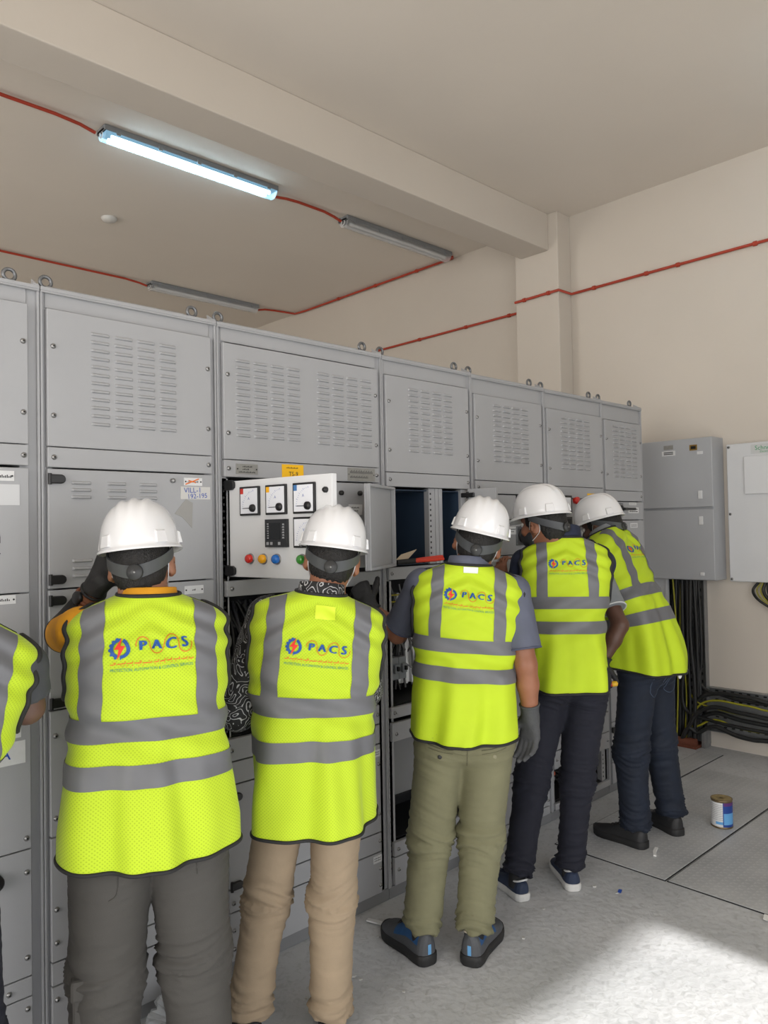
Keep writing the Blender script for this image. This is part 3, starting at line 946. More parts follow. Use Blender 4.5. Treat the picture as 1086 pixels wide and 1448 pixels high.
for k in range(16):                                          # cables dropping down the riser
    y0 = 2.43 + .19 * (k / 15.0)
    x0 = XW - .075 - rg.uniform(0, .06)
    yel = k in (4, 9, 13)
    r = .0055 if yel else rg.uniform(.010, .016)
    x0 = x0 - (.03 if yel else 0)
    turn = k % 4 == 0 and y0 < 2.56
    if turn:
        zt = .17 + .22 * (1 - k / 10.0)
        ctrl = [(x0, y0, 1.20), (x0 + rg.uniform(-.01, .01), y0 + rg.uniform(-.015, .015), .9), (x0, y0 + rg.uniform(-.01, .02), .6), (x0, y0 + .02, zt + .12), (x0, y0 - .03, zt + .03), (x0 + .01, y0 - .15, zt), (x0 + .01, 2.10, zt - .02), (x0 + .02, 1.5, zt - .02), (x0 + .02, -1.85, zt - .02)]
    else:
        ctrl = [(x0, y0, 1.20), (x0 + rg.uniform(-.01, .01), y0 + rg.uniform(-.02, .02), .8), (x0, y0 + rg.uniform(-.02, .02), .4), (x0, y0, .05)]
    b = MB(); b.tube(curve_pts(ctrl, 48), r, 8)
    lab = ('yellow and green cable ' if yel else 'black cable ') + ('dropping from the grey enclosure and turning along the low tray' if turn else 'dropping straight down the riser below the grey enclosure')
    props(b.build('earth_cable' if yel else 'power_cable', GREENYEL if yel else RUBBER), lab, 'cable', ('yellow' if yel else 'black') + (' cables turning' if turn else ' cables dropping') + ' at the riser')
for k in range(6):                                           # cables rising from the floor and bending into the tray
    zt = .40 - k * .045
    x0 = XW - .10 - .012 * (k % 3)
    yel = k in (1, 4)
    b = MB(); b.tube(curve_pts([(x0 - .03, 2.52 + .02 * (k % 3), .03), (x0 - .03, 2.50, .14), (x0 - .01, 2.44, zt - .06), (x0, 2.32, zt), (x0, 2.10, zt + .005 - .01 * k), (x0 + .01, 1.5, zt - .03), (x0 + .01, -1.85, zt - .03)], 60), .007 if yel else .015, 10)
    props(b.build('earth_cable' if yel else 'power_cable', GREENYEL if yel else RUBBER), ('yellow and green cable' if yel else 'thick black cable') + ' rising from the floor and bending into the low tray', 'cable', ('yellow' if yel else 'black') + ' cables bending into the low tray')
b = MB(); b.tube(curve_pts([(5.36, 2.95, .035), (5.36, 2.75, .04), (5.355, 2.6, .035), (5.36, 2.45, .04)], 16), .032, 10)
b.box(5.33, 5.50, 2.44, 2.95, .001, .02)
props(b.build('floor_pipe', mat('rusty_brown', srgb(112, 62, 44), .7, 0, .2, 20)), 'rust brown pipe lying on the floor below the black riser cables', 'pipe')

# red conduits
def conduit(ctrl, label, clips=(), r=.011, smooth=False):
    b = MB()
    P = curve_pts(ctrl, 30) if smooth else np.asarray(ctrl, float)
    b.tube(P, r, 8)
    for c, ax in clips:
        b.lathe([(r + .006, -.012), (r + .006, .012)], c, ax, 10)
    return props(b.build('conduit', REDC), label, 'conduit')


xc = XW - .019
conduit([(xc, 9.0, 3.46), (xc, 3.915, 3.475)], 'red conduit on the right wall, beyond the column', [((xc, y, 3.475 - (y - 3.9) * .003), (0, 1, 0)) for y in (4.1, 4.6, 5.2, 6)])
xk = 5.298
conduit([(xk, 3.895, 3.505), (xk, 3.46, 3.512), (xc, 3.459, 3.515), (xc, -1.9, 3.54)], 'red conduit wrapping round the column and running along the wall towards the right edge',
        [((xk, 3.80, 3.506), (0, 1, 0)), ((xk, 3.56, 3.51), (0, 1, 0)), ((xc, 3.25, 3.516), (0, 1, 0)), ((xc, 2.80, 3.518), (0, 1, 0)), ((xc, 2.55, 3.519), (0, 1, 0)), ((xc, 2.0, 3.521), (0, 1, 0)), ((xc, 1.4, 3.523), (0, 1, 0))])
zk = ZC - .019
conduit([(-3.5, 4.66, zk), (1.75, 4.66, zk), (1.90, 4.66, ZC - .03), (2.0, 4.67, ZC - .045)], 'red conduit on the ceiling entering the lit lamp from the left')
conduit([(3.38, 4.69, ZC - .045), (3.50, 4.69, ZC - .028), (3.62, 4.695, zk), (3.88, 4.70, zk), (3.98, 4.705, ZC - .03), (4.06, 4.71, ZC - .045)], 'short red conduit on the ceiling between the lit lamp and the unlit lamp')
conduit([(5.37, 4.70, ZC - .045), (5.43, 4.70, ZC - .02), (5.46, 4.72, zk), (5.46, 5.6, zk), (5.47, 7.0, zk), (5.45, 7.18, zk), (5.2, 7.22, zk), (5.07, 7.24, ZC - .025), (4.98, 7.25, ZC - .045)], 'red conduit on the ceiling along the right wall, joining the two unlit lamps',
        [((5.463, y, zk), (0, 1, 0)) for y in (5.2, 5.8, 6.4)])
conduit([(-3.5, 7.26, zk), (3.40, 7.26, zk), (3.55, 7.26, ZC - .03), (3.63, 7.26, ZC - .045)], 'red conduit on the ceiling leading to the far small lamp')

# tube lamps
LAMPG = mat('lamp_body_grey', srgb(132, 136, 140), .45)


def tube_lamp(x0, y, label, lit, L=1.30):
    off = (x0, y, ZC)
    g = empty('ceiling_lamp', off, label, 'lamp', 'tube lamps on the ceiling')
    b = MB()
    b.box(x0, x0 + L, y - .062, y + .062, ZC - .038, ZC - .001)
    b.prism([(-.062, 0), (.062, 0), (.045, .02), (-.045, .02)], (x0, y, ZC - .038), (0, 1, 0), (0, 0, 1), (1, 0, 0), L)
    b.build('lamp_body', LAMPG, g, off=off, bevel=.004)
    c = MB()
    prof = [(math.cos(a) * .058, -.038 - .050 * math.sin(a)) for a in np.linspace(0, math.pi, 11)]
    n = len(prof)
    V = [(x0 + .012, y + p[0], ZC + p[1]) for p in prof] + [(x0 + L - .012, y + p[0], ZC + p[1]) for p in prof]
    c.add(V, [(i, i + 1, i + 1 + n, i + n) for i in range(n - 1)], 0, True)
    c.add(V[:n], [tuple(range(n))]); c.add(V[n:], [tuple(range(n))[::-1]])
    cov = bpy.data.materials.get('lamp_cover')
    if cov is None:
        cov = bpy.data.materials.new('lamp_cover'); cov.use_nodes = True
        nt = cov.node_tree; bb = nt.nodes['Principled BSDF']
        bb.inputs['Base Color'].default_value = (.8, .82, .84, 1); bb.inputs['Roughness'].default_value = .25
        bb.inputs['Alpha'].default_value = .35
    if lit:
        cov = bpy.data.materials.get('lamp_cover_lit')
        if cov is None:
            cov = bpy.data.materials['lamp_cover'].copy(); cov.name = 'lamp_cover_lit'
            bb = cov.node_tree.nodes['Principled BSDF']
            bb.inputs['Emission Color'].default_value = (.22, .66, 1.0, 1); bb.inputs['Emission Strength'].default_value = 1.3
    c.build('lamp_cover', cov, g, off=off)
    for dy in (-.026, .026):
        t = MB(); t.tube([(x0 + .06, y + dy, ZC - .058), (x0 + L - .06, y + dy, ZC - .058)], .0135, 10)
        t.build('tube', mat('tube_lit', (.9, .95, 1), .4, emit=(.62, .86, 1.0), estr=LAMP_STRENGTH) if lit else mat('tube_off', srgb(226, 228, 230), .35), g, off=off)
    for k in range(5):
        xx = x0 + .09 + k * (L - .18) / 4
        for sgn in (-1, 1):
            t = MB()
            t.box(xx - .014, xx + .014, y + sgn * .064 - .004, y + sgn * .064 + .004, ZC - .052, ZC - .018)
            t.build('cover_clip', LAMPG, g, off=off, bevel=.002)
    t = MB(); t.torus((x0 + .004, y, ZC - .05), (1, 0, 0), .02, .004, 14, 6); t.build('wire_hook', LABELP, g, off=off)


tube_lamp(2.03, 4.66, 'lit double tube lamp on the ceiling, glowing bluish white', True, 1.33)
tube_lamp(4.08, 4.71, 'unlit tube lamp on the ceiling near the right wall, beside the beam', False, 1.29)
tube_lamp(3.65, 7.25, 'far unlit tube lamp, low in the view just above the cabinet tops', False, 1.31)
tube_lamp(4.15, 1.15, 'lit tube lamp on the ceiling in front of the beam, by the upper right corner', True, 1.30)
b = MB(); b.lathe([(.062, 0), (.062, .008), (.05, .026), (.03, .034), (.0001, .035)], (2.67, 5.98, ZC - .001), (0, 0, -1), 28)
props(b.build('smoke_detector', mat('detector_white', srgb(206, 204, 200), .5)), 'small round white smoke detector on the ceiling between the lamp rows', 'smoke detector')

# ------------------------------------------------------------------ floor covers and litter
def checker_material():
    m, nt, bs = node_mat('checker_plate', .5)
    bs.inputs['Metallic'].default_value = .1
    tc = nt.nodes.new('ShaderNodeTexCoord')
    sep = nt.nodes.new('ShaderNodeSeparateXYZ')
    nt.links.new(tc.outputs['Object'], sep.inputs[0])

    def math_(op, a, b_=None):
        n = nt.nodes.new('ShaderNodeMath'); n.operation = op
        for i, q in enumerate((a, b_)):
            if q is None:
                continue
            if isinstance(q, (int, float)):
                n.inputs[i].default_value = q
            else:
                nt.links.new(q, n.inputs[i])
        return n.outputs[0]
    K = 2 * math.pi / .075
    a = math_('SINE', math_('MULTIPLY', math_('ADD', sep.outputs['X'], sep.outputs['Y']), K))
    c = math_('SINE', math_('MULTIPLY', math_('SUBTRACT', sep.outputs['X'], sep.outputs['Y']), K))
    big = math_('MULTIPLY', a, c)
    hi1 = math_('GREATER_THAN', math_('SINE', math_('MULTIPLY', sep.outputs['X'], K * 2)), .35)
    hi2 = math_('GREATER_THAN', math_('SINE', math_('MULTIPLY', sep.outputs['Y'], K * 2)), .35)
    h1 = math_('MULTIPLY', hi1, math_('GREATER_THAN', big, .25))
    h2 = math_('MULTIPLY', hi2, math_('LESS_THAN', big, -.25))
    hh = math_('ADD', h1, h2)
    nz = nt.nodes.new('ShaderNodeTexNoise'); nz.inputs['Scale'].default_value = 3.5; nz.inputs['Detail'].default_value = 8
    nt.links.new(tc.outputs['Object'], nz.inputs['Vector'])
    cr = nt.nodes.new('ShaderNodeValToRGB')
    cr.color_ramp.elements[0].position = .3; cr.color_ramp.elements[0].color = (*srgb(166, 168, 170), 1)
    cr.color_ramp.elements[1].position = .7; cr.color_ramp.elements[1].color = (*srgb(190, 191, 192), 1)
    nt.links.new(nz.outputs['Fac'], cr.inputs['Fac'])
    nt.links.new(cr.outputs[0], bs.inputs['Base Color'])
    bp = nt.nodes.new('ShaderNodeBump'); bp.inputs['Strength'].default_value = .8; bp.inputs['Distance'].default_value = .006
    lozenge_tone = nt.nodes.new('ShaderNodeMix'); lozenge_tone.data_type = 'RGBA'  # raised lozenges coloured lighter than the plate
    lozenge_tone.inputs['B'].default_value = (*srgb(212, 212, 211), 1)
    nt.links.new(cr.outputs[0], lozenge_tone.inputs['A']); nt.links.new(math_('MULTIPLY', hh, .32), lozenge_tone.inputs['Factor'])
    nt.links.new(lozenge_tone.outputs['Result'], bs.inputs['Base Color'])
    nt.links.new(hh, bp.inputs['Height']); nt.links.new(bp.outputs[0], bs.inputs['Normal'])
    return m


CHK = checker_material()


def floor_plate(poly, label, z=.0):
    b = MB()
    b.prism(poly, (0, 0, z), (1, 0, 0), (0, 1, 0), (0, 0, 1), .006)
    o = b.build('floor_plate', CHK, bevel=.001)
    c = np.mean(np.array(poly), 0)
    b = MB()
    b.prism([tuple(np.array(q) + np.sign(np.array(q) - c) * .0045) for q in poly], (0, 0, z), (1, 0, 0), (0, 1, 0), (0, 0, 1), .0035)
    b.build('dark_edge_gap', DARK, o)  # dark sheet underneath, standing in for the shadowed gap round the plate
    return props(o, label, 'floor plate')


floor_plate([(3.283, 1.661), (4.94, 1.661), (4.94, 2.235), (3.283, 2.235)], 'checker plate floor cover under the paint can and the black boots')
floor_plate([(3.285, .3), (5.2, .3), (5.2, 1.646), (3.285, 1.646)], 'checker plate floor cover in front of the paint can, cut by the right edge')
floor_plate([(4.65, 2.250), (5.32, 2.250), (5.32, 2.40), (4.65, 2.40)], 'narrow floor cover in front of the cable riser')

pc = np.array([4.075, 1.735])
off = (pc[0], pc[1], .006)
g = empty('paint_can', off, 'small paint can with white and blue label standing on the floor plate', 'can')
b = MB(); b.lathe([(.0535, .001), (.0545, .004), (.0525, .008), (.0525, .136), (.0545, .140), (.0545, .146), (.049, .147), (.047, .140)], (pc[0], pc[1], .006), (0, 0, 1), 36)
b.build('can_body', mat('can_tin', srgb(120, 104, 78), .4, .6, .15, 30), g, off=off)
b = MB(); b.lathe([(.049, .146), (.046, .142), (.031, .142), (.029, .145), (.010, .146), (.0001, .146)], (pc[0], pc[1], .006), (0, 0, 1), 28)
b.build('lid', mat('can_lid', srgb(150, 132, 88), .45, .2, .35, 60), g, off=off)


def can_label():
    b = MB()
    seg = 72
    base = math.atan2(-pc[1], -pc[0])                      # towards the camera
    cols = []
    for i in range(seg):
        a0, a1 = base + 2 * math.pi * i / seg, base + 2 * math.pi * (i + 1) / seg
        d = (((a0 + a1) / 2 - base + math.pi) % (2 * math.pi)) - math.pi
        for z0, z1 in ((.010, .022), (.022, .036), (.036, .080), (.080, .104), (.104, .118), (.118, .134)):
            # blue face on the right as seen from the camera
            if d > .18 and d < 2.2:
                mi = 2 if z0 < .02 else (3 if z0 < .079 else (2 if z0 < .117 else 4))
            elif .10 < d <= .18:
                mi = 2
            else:
                mi = 0 if z0 > .03 else (3 if z0 > .02 and d > -.6 else 0)
            r = .0530
            V = [(pc[0] + r * math.cos(a), pc[1] + r * math.sin(a), .006 + z) for a, z in ((a0, z0), (a1, z0), (a1, z1), (a0, z1))]
            b.add(V, [(0, 1, 2, 3)], mi, True)
        if -1.2 < d < .05:
            for k in range(9):
                z = .045 + k * .0095
                V = [(pc[0] + .0533 * math.cos(a), pc[1] + .0533 * math.sin(a), .006 + zz) for a, zz in ((a0, z), (a0 * .35 + a1 * .65, z), (a0 * .35 + a1 * .65, z + .002), (a0, z + .002))]
                b.add(V, [(0, 1, 2, 3)], 1)
    b.build('paper_label', [LABELP, INKGREY, mat('label_blue', srgb(24, 62, 140), .5), mat('label_light_blue', srgb(96, 160, 214), .5), mat('label_purple', srgb(90, 40, 110), .5)], g, off=off)


can_label()
# loose bits on the floor
def litter(name, poly, xy, ang, h, m, label, cat):
    c, s = math.cos(ang), math.sin(ang)
    b = MB(); b.prism(poly, (xy[0], xy[1], .0065), (c, s, 0), (-s, c, 0), (0, 0, 1), h)
    return props(b.build(name, m), label, cat)


litter('tape_scrap', [(0, 0), (.03, .002), (.028, .016), (.002, .014)], (3.03, 1.735), .3, .003, INKBLUE, 'tiny blue scrap on the concrete near the navy trainers', 'scrap')
litter('plastic_strip', [(0, 0), (.12, 0), (.12, .02), (0, .022)], (2.155, 2.24), 1.9, .006, LABELP, 'white plastic strip on the floor by the cabinet foot, left of the blue boots', 'scrap')
litter('plastic_strip', [(0, 0), (.05, .004), (.10, .0), (.10, .014), (.05, .02), (0, .014)], (3.48, 1.80), .4, .006, WHITEP, 'curved white plastic strip by the black boot', 'scrap')
litter('paper_scrap', [(0, 0), (.05, .01), (.055, .03), (.01, .028)], (3.22, 1.19), .2, .003, WHITEP, 'white paper scrap on the checker plate at the right edge', 'scrap')
rg = random.Random(9)
CHIP = mat('concrete_chip', srgb(182, 181, 178), .8)
for k in range(16):
    y = rg.uniform(1.75, 2.36); x = rg.uniform(1.55, 3.1)
    s = rg.uniform(.004, .011)
    b = MB(); V = [(x + s * math.cos(a) * rg.uniform(.6, 1.1), y + s * math.sin(a) * rg.uniform(.6, 1.1)) for a in np.linspace(0, 2 * math.pi, 6, endpoint=False)]
    b.prism(V, (0, 0, .0005), (1, 0, 0), (0, 1, 0), (0, 0, 1), s * .5)
    props(b.build('concrete_chip', CHIP), 'small pale chip of concrete on the floor by the cabinets', 'debris', 'concrete chips on the floor')
# crumpled clear bag between the grey trousers and the cabinet
b = MB()
nU, nV = 22, 16
Vv = []
rgn = np.random.RandomState(3)
jit = rgn.uniform(.6, 1.25, (nU, nV))
for i in range(nU):
    for j in range(nV):
        a = 2 * math.pi * i / nU; t = j / (nV - 1) * math.pi * .5
        r = .085 * jit[i, j]
        Vv.append((1.23 + r * math.cos(a) * math.cos(t) * 1.2, 2.30 + r * .8 * math.sin(a) * math.cos(t), .001 + .11 * math.sin(t) * jit[i, j]))
b.add(Vv, [(i * nV + j, ((i + 1) % nU) * nV + j, ((i + 1) % nU) * nV + j + 1, i * nV + j + 1) for i in range(nU) for j in range(nV - 1)])
bagm = mat('clear_film', srgb(206, 208, 210), .15, alpha=.45)
props(b.build('plastic_bag', bagm), 'crumpled clear plastic bag on the floor behind the grey trousers', 'bag')
# tool and paper left in the open compartment
off = (2.34, 2.36, 1.445)
g = empty('pliers', (2.44, 2.38, 1.449), 'long tool with red grip and black head lying on the edge of the open compartment', 'tool')
off = (2.44, 2.38, 1.449)
b = MB(); b.tube([(2.36, 2.40, 1.452), (2.46, 2.385, 1.455)], [.011, .013], 10); b.build('tool_head', BLACK, g, off=off)
b = MB(); b.tube([(2.455, 2.386, 1.455), (2.56, 2.372, 1.462), (2.62, 2.366, 1.468)], [.011, .012, .009], 10)
b.tube([(2.455, 2.380, 1.455), (2.56, 2.356, 1.457), (2.61, 2.350, 1.459)], [.008, .009, .007], 10)
b.build('grip', mat('grip_red', srgb(206, 58, 34), .4), g, off=off)
b = MB(); b.prism([(0, 0), (.10, .02), (.19, .10), (.07, .06)], (2.37, 2.43, 1.452), (1, 0, 0), (0, .4, .5), (0, -.7, .7), .002)
props(b.build('paper_sheet', mat('buff_paper', srgb(186, 170, 146), .7)), 'curled sheet of paper behind the red tool in the open compartment', 'paper')

# ------------------------------------------------------------------ soft-body modelling (distance field -> surface nets)
class Vol:
    def __init__(s, lo, hi, h):
        s.lo = np.asarray(lo, np.float32)
        s.h = h
        s.n = np.ceil((np.asarray(hi) - np.asarray(lo)) / h).astype(int) + 1
        s.F = np.full(s.n, 1.0, np.float32)

    def sub(s, lo, hi, pad):
        a = np.clip(np.floor((np.asarray(lo) - pad - s.lo) / s.h).astype(int), 0, s.n)
        b = np.clip(np.ceil((np.asarray(hi) + pad - s.lo) / s.h).astype(int) + 1, 0, s.n)
        if np.any(b <= a):
            return None
        ax = [(s.lo[i] + s.h * np.arange(a[i], b[i])).astype(np.float32) for i in range(3)]
        sl = tuple(slice(a[i], b[i]) for i in range(3))
        return sl, ax[0][:, None, None], ax[1][None, :, None], ax[2][None, None, :]

    def merge(s, sl, e, k, op):
        d = s.F[sl]
        if op == 'u':
            if k > 0:
                h = np.clip(.5 + .5 * (d - e) / k, 0, 1)
                s.F[sl] = d * (1 - h) + e * h - k * h * (1 - h)
            else:
                s.F[sl] = np.minimum(d, e)
        elif op == 's':
            if k > 0:
                h = np.clip(.5 - .5 * (d + e) / k, 0, 1)
                s.F[sl] = d * (1 - h) - e * h + k * h * (1 - h)
            else:
                s.F[sl] = np.maximum(d, -e)

    def cone(s, a, b, ra, rb, k=.02, op='u', cut=None):
        """rounded cone a->b; cut = (t0, t1) trims the ends flat"""
        a, b = np.asarray(a, float), np.asarray(b, float)
        r = max(ra, rb)
        q = s.sub(np.minimum(a, b) - r, np.maximum(a, b) + r, k + 2.5 * s.h)
        if q is None:
            return
        sl, X, Y, Z = q
        ba = b - a
        L = np.linalg.norm(ba) + 1e-9
        dot = ((X - a[0]) * ba[0] + (Y - a[1]) * ba[1] + (Z - a[2]) * ba[2]) / (L * L)
        t = np.clip(dot, 0, 1)
        d = np.sqrt((X - a[0] - t * ba[0]) ** 2 + (Y - a[1] - t * ba[1]) ** 2 + (Z - a[2] - t * ba[2]) ** 2) - (ra + (rb - ra) * t)
        if cut is not None:
            d = np.maximum(d, np.maximum((cut[0] - dot) * L, (dot - cut[1]) * L))
        s.merge(sl, d.astype(np.float32), k, op)

    def ell(s, c, r, R=None, k=.02, op='u', clip=None):
        c, r = np.asarray(c, float), np.asarray(r, float)
        m = r.max()
        q = s.sub(c - m, c + m, k + 2.5 * s.h)
        if q is None:
            return
        sl, X, Y, Z = q
        dx, dy, dz = X - c[0], Y - c[1], Z - c[2]
        if R is None:
            x, y, z = dx, dy, dz
        else:
            x = dx * R[0, 0] + dy * R[1, 0] + dz * R[2, 0]
            y = dx * R[0, 1] + dy * R[1, 1] + dz * R[2, 1]
            z = dx * R[0, 2] + dy * R[1, 2] + dz * R[2, 2]
        k0 = np.sqrt((x / r[0]) ** 2 + (y / r[1]) ** 2 + (z / r[2]) ** 2)
        k1 = np.sqrt((x / r[0] ** 2) ** 2 + (y / r[1] ** 2) ** 2 + (z / r[2] ** 2) ** 2) + 1e-9
        d = k0 * (k0 - 1) / k1
        if clip is not None:
            d = clip(d, x, y, z)
        s.merge(sl, d.astype(np.float32), k, op)

    def mesh(s):
        F = s.F
        I = F < 0
        n = np.array(F.shape)
        cnt = np.zeros(n - 1, np.int8)
        for dx in (0, 1):
            for dy in (0, 1):
                for dz in (0, 1):
                    cnt += I[dx:n[0] - 1 + dx, dy:n[1] - 1 + dy, dz:n[2] - 1 + dz]
        act = (cnt > 0) & (cnt < 8)
        idx = np.argwhere(act)
        vid = np.full(n - 1, -1, np.int64)
        vid[tuple(idx.T)] = np.arange(len(idx))
        corners = [(0, 0, 0), (1, 0, 0), (0, 1, 0), (1, 1, 0), (0, 0, 1), (1, 0, 1), (0, 1, 1), (1, 1, 1)]
        val = np.stack([F[idx[:, 0] + c[0], idx[:, 1] + c[1], idx[:, 2] + c[2]] for c in corners], 1)
        P = np.zeros((len(idx), 3)); W = np.zeros(len(idx))
        for a in range(8):
            for b in range(a + 1, 8):
                if sum(abs(corners[a][i] - corners[b][i]) for i in range(3)) != 1:
                    continue
                va, vb = val[:, a], val[:, b]
                m = (va < 0) != (vb < 0)
                t = np.where(m, va / np.where(m, va - vb, 1), 0)
                ca, cb = np.array(corners[a], float), np.array(corners[b], float)
                P += np.where(m[:, None], ca + t[:, None] * (cb - ca), 0)
                W += m
        V = s.lo + s.h * (idx + P / W[:, None])
        quads = []
        for ax in range(3):
            o1, o2 = [(1, 2), (2, 0), (0, 1)][ax]
            sl0 = [slice(1, n[i] - 1) for i in range(3)]
            sl0[ax] = slice(0, n[ax] - 1)
            sl1 = list(sl0); sl1[ax] = slice(1, n[ax])
            A, B = I[tuple(sl0)], I[tuple(sl1)]
            base = np.array([1, 1, 1]); base[ax] = 0
            for m, flip in ((A & ~B, False), (~A & B, True)):
                e = np.argwhere(m) + base
                if not len(e):
                    continue
                def g(d1, d2):
                    c = e.copy(); c[:, o1] -= d1; c[:, o2] -= d2
                    return vid[c[:, 0], c[:, 1], c[:, 2]]
                q = np.stack([g(1, 1), g(0, 1), g(0, 0), g(1, 0)], 1)
                quads.append(q[:, ::-1] if flip else q)
        return V, np.vstack(quads)


def smooth_mesh(V, Q, it=2, lam=.5):
    E = np.vstack([Q[:, [0, 1]], Q[:, [1, 2]], Q[:, [2, 3]], Q[:, [3, 0]]])
    E = np.vstack([E, E[:, ::-1]])
    deg = np.bincount(E[:, 0], minlength=len(V))[:, None]
    for _ in range(it):
        S = np.stack([np.bincount(E[:, 0], weights=V[E[:, 1], i], minlength=len(V)) for i in range(3)], 1)
        V = V + lam * (S / np.maximum(deg, 1) - V)
    return V


def normals(V, Q):
    n = np.cross(V[Q[:, 2]] - V[Q[:, 0]], V[Q[:, 3]] - V[Q[:, 1]])
    N = np.stack([sum(np.bincount(Q[:, j], weights=n[:, i], minlength=len(V)) for j in range(4)) for i in range(3)], 1)
    return N / (np.linalg.norm(N, axis=1)[:, None] + 1e-12)


def mesh_obj(name, V, F, mats, parent, mi=None, smooth=True):
    me = bpy.data.meshes.new(name)
    F = np.asarray(F)
    me.vertices.add(len(V))
    me.vertices.foreach_set('co', np.asarray(V, np.float32).ravel())
    k = F.shape[1]
    me.loops.add(F.size)
    me.loops.foreach_set('vertex_index', F.ravel().astype(np.int32))
    me.polygons.add(len(F))
    me.polygons.foreach_set('loop_start', np.arange(0, F.size, k, dtype=np.int32))
    me.polygons.foreach_set('loop_total', np.full(len(F), k, np.int32))
    for m in (mats if isinstance(mats, (list, tuple)) else [mats]):
        me.materials.append(m)
    if mi is not None:
        me.polygons.foreach_set('material_index', np.asarray(mi, np.int32))
    me.polygons.foreach_set('use_smooth', np.full(len(F), smooth))
    me.update(calc_edges=True)
    me.validate()
    o = link(bpy.data.objects.new(name, me))
    o.parent = parent
    return o


def rot(ax, deg):
    return np.array(Matrix.Rotation(math.radians(deg), 3, ax))


def unit(v):
    v = np.asarray(v, float)
    return v / (np.linalg.norm(v) + 1e-12)


def vnoise(P, seed, freq):
    """cheap smooth pseudo noise: a sum of rotated sines"""
    g = np.random.RandomState(seed)
    o = np.zeros(len(P))
    for i in range(6):
        d = g.normal(size=3); d /= np.linalg.norm(d)
        o += np.sin(P @ d * freq * (0.7 + 0.25 * i) + g.uniform(0, 6.28))
    return o / 6


# ---- materials of the clothes
def vest_material():
    m, nt, b = node_mat('hi_vis_mesh', .75)
    uv = nt.nodes.new('ShaderNodeUVMap'); uv.uv_map = 'UVMap'
    mp = nt.nodes.new('ShaderNodeMapping'); mp.inputs['Scale'].default_value = (150, 150, 1); mp.inputs['Rotation'].default_value = (0, 0, math.radians(45))
    nt.links.new(uv.outputs[0], mp.inputs['Vector'])
    v = nt.nodes.new('ShaderNodeTexVoronoi'); v.inputs['Scale'].default_value = 1.0; v.inputs['Randomness'].default_value = 0.0; v.voronoi_dimensions = '2D'
    nt.links.new(mp.outputs[0], v.inputs['Vector'])
    cr = nt.nodes.new('ShaderNodeValToRGB')
    cr.color_ramp.elements[0].position = .14; cr.color_ramp.elements[0].color = (.32, .47, .004, 1)
    cr.color_ramp.elements[1].position = .34; cr.color_ramp.elements[1].color = (.47, .63, .013, 1)
    nt.links.new(v.outputs['Distance'], cr.inputs['Fac'])
    nt.links.new(cr.outputs[0], b.inputs['Base Color'])
    bp = nt.nodes.new('ShaderNodeBump'); bp.inputs['Strength'].default_value = .35; bp.inputs['Distance'].default_value = .0015
    nt.links.new(v.outputs['Distance'], bp.inputs['Height'])
    nt.links.new(bp.outputs[0], b.inputs['Normal'])
    b.inputs['Sheen Weight'].default_value = .1
    return m


VESTM = vest_material()
VESTW = mat('hi_vis_woven', (.47, .63, .013), .75, 0, .03, 12, .12, 400)
PATCHY = mat('hi_vis_patch', (.62, .78, .03), .6)
REFL = mat('reflective_tape', srgb(100, 101, 105), .5, 0, .04, 18, .05, 30)
PIPING = mat('black_binding', srgb(26, 26, 28), .7)
HELM = mat('helmet_white', srgb(226, 226, 228), .22, coat=.6)
STRAP = mat('harness_grey', srgb(92, 94, 97), .5)
KNOB = mat('harness_knob', srgb(44, 45, 46), .45)
HAIR = mat('black_hair', srgb(20, 18, 17), .6, 0, .3, 90, .5, 260)
GLOVE = mat('black_glove', srgb(34, 34, 36), .65, 0, .12, 60, .2, 120)
GLOVEG = mat('dark_grey_glove', srgb(66, 67, 69), .75, 0, .1, 60, .2, 160)
MASKW = mat('mask_white', srgb(214, 218, 222), .7)
MASKD = mat('mask_dark', srgb(48, 50, 56), .7)
LOGOB = mat('print_blue', srgb(22, 76, 150), .6)
LOGOR = mat('print_red', srgb(222, 48, 32), .6)
LOGOO = mat('print_orange', srgb(206, 96, 24), .6)
LOGOT = mat('print_teal', srgb(40, 130, 110), .6)
SOLEB = mat('sole_black', srgb(30, 30, 31), .65, 0, .1, 40)
SOLEW = mat('sole_white', srgb(200, 200, 198), .6, 0, .06, 40)


def paisley_material():
    m, nt, b = node_mat('paisley_cloth', .75)
    tc = nt.nodes.new('ShaderNodeTexCoord')
    n = nt.nodes.new('ShaderNodeTexNoise'); n.inputs['Scale'].default_value = 9; n.inputs['Detail'].default_value = 2
    nt.links.new(tc.outputs['Object'], n.inputs['Vector'])
    mx = nt.nodes.new('ShaderNodeMix'); mx.data_type = 'RGBA'; mx.inputs['Factor'].default_value = .16
    nt.links.new(tc.outputs['Object'], mx.inputs['A']); nt.links.new(n.outputs['Color'], mx.inputs['B'])
    v = nt.nodes.new('ShaderNodeTexVoronoi'); v.inputs['Scale'].default_value = 25
    nt.links.new(mx.outputs['Result'], v.inputs['Vector'])
    ml = nt.nodes.new('ShaderNodeMath'); ml.operation = 'MULTIPLY'; ml.inputs[1].default_value = 30
    nt.links.new(v.outputs['Distance'], ml.inputs[0])
    sn = nt.nodes.new('ShaderNodeMath'); sn.operation = 'SINE'
    nt.links.new(ml.outputs[0], sn.inputs[0])
    cr = nt.nodes.new('ShaderNodeValToRGB')
    cr.color_ramp.elements[0].position = .80; cr.color_ramp.elements[0].color = (*srgb(24, 24, 26), 1)
    cr.color_ramp.elements[1].position = .90; cr.color_ramp.elements[1].color = (*srgb(176, 176, 178), 1)
    nt.links.new(sn.outputs[0], cr.inputs['Fac'])
    nt.links.new(cr.outputs[0], b.inputs['Base Color'])
    return m


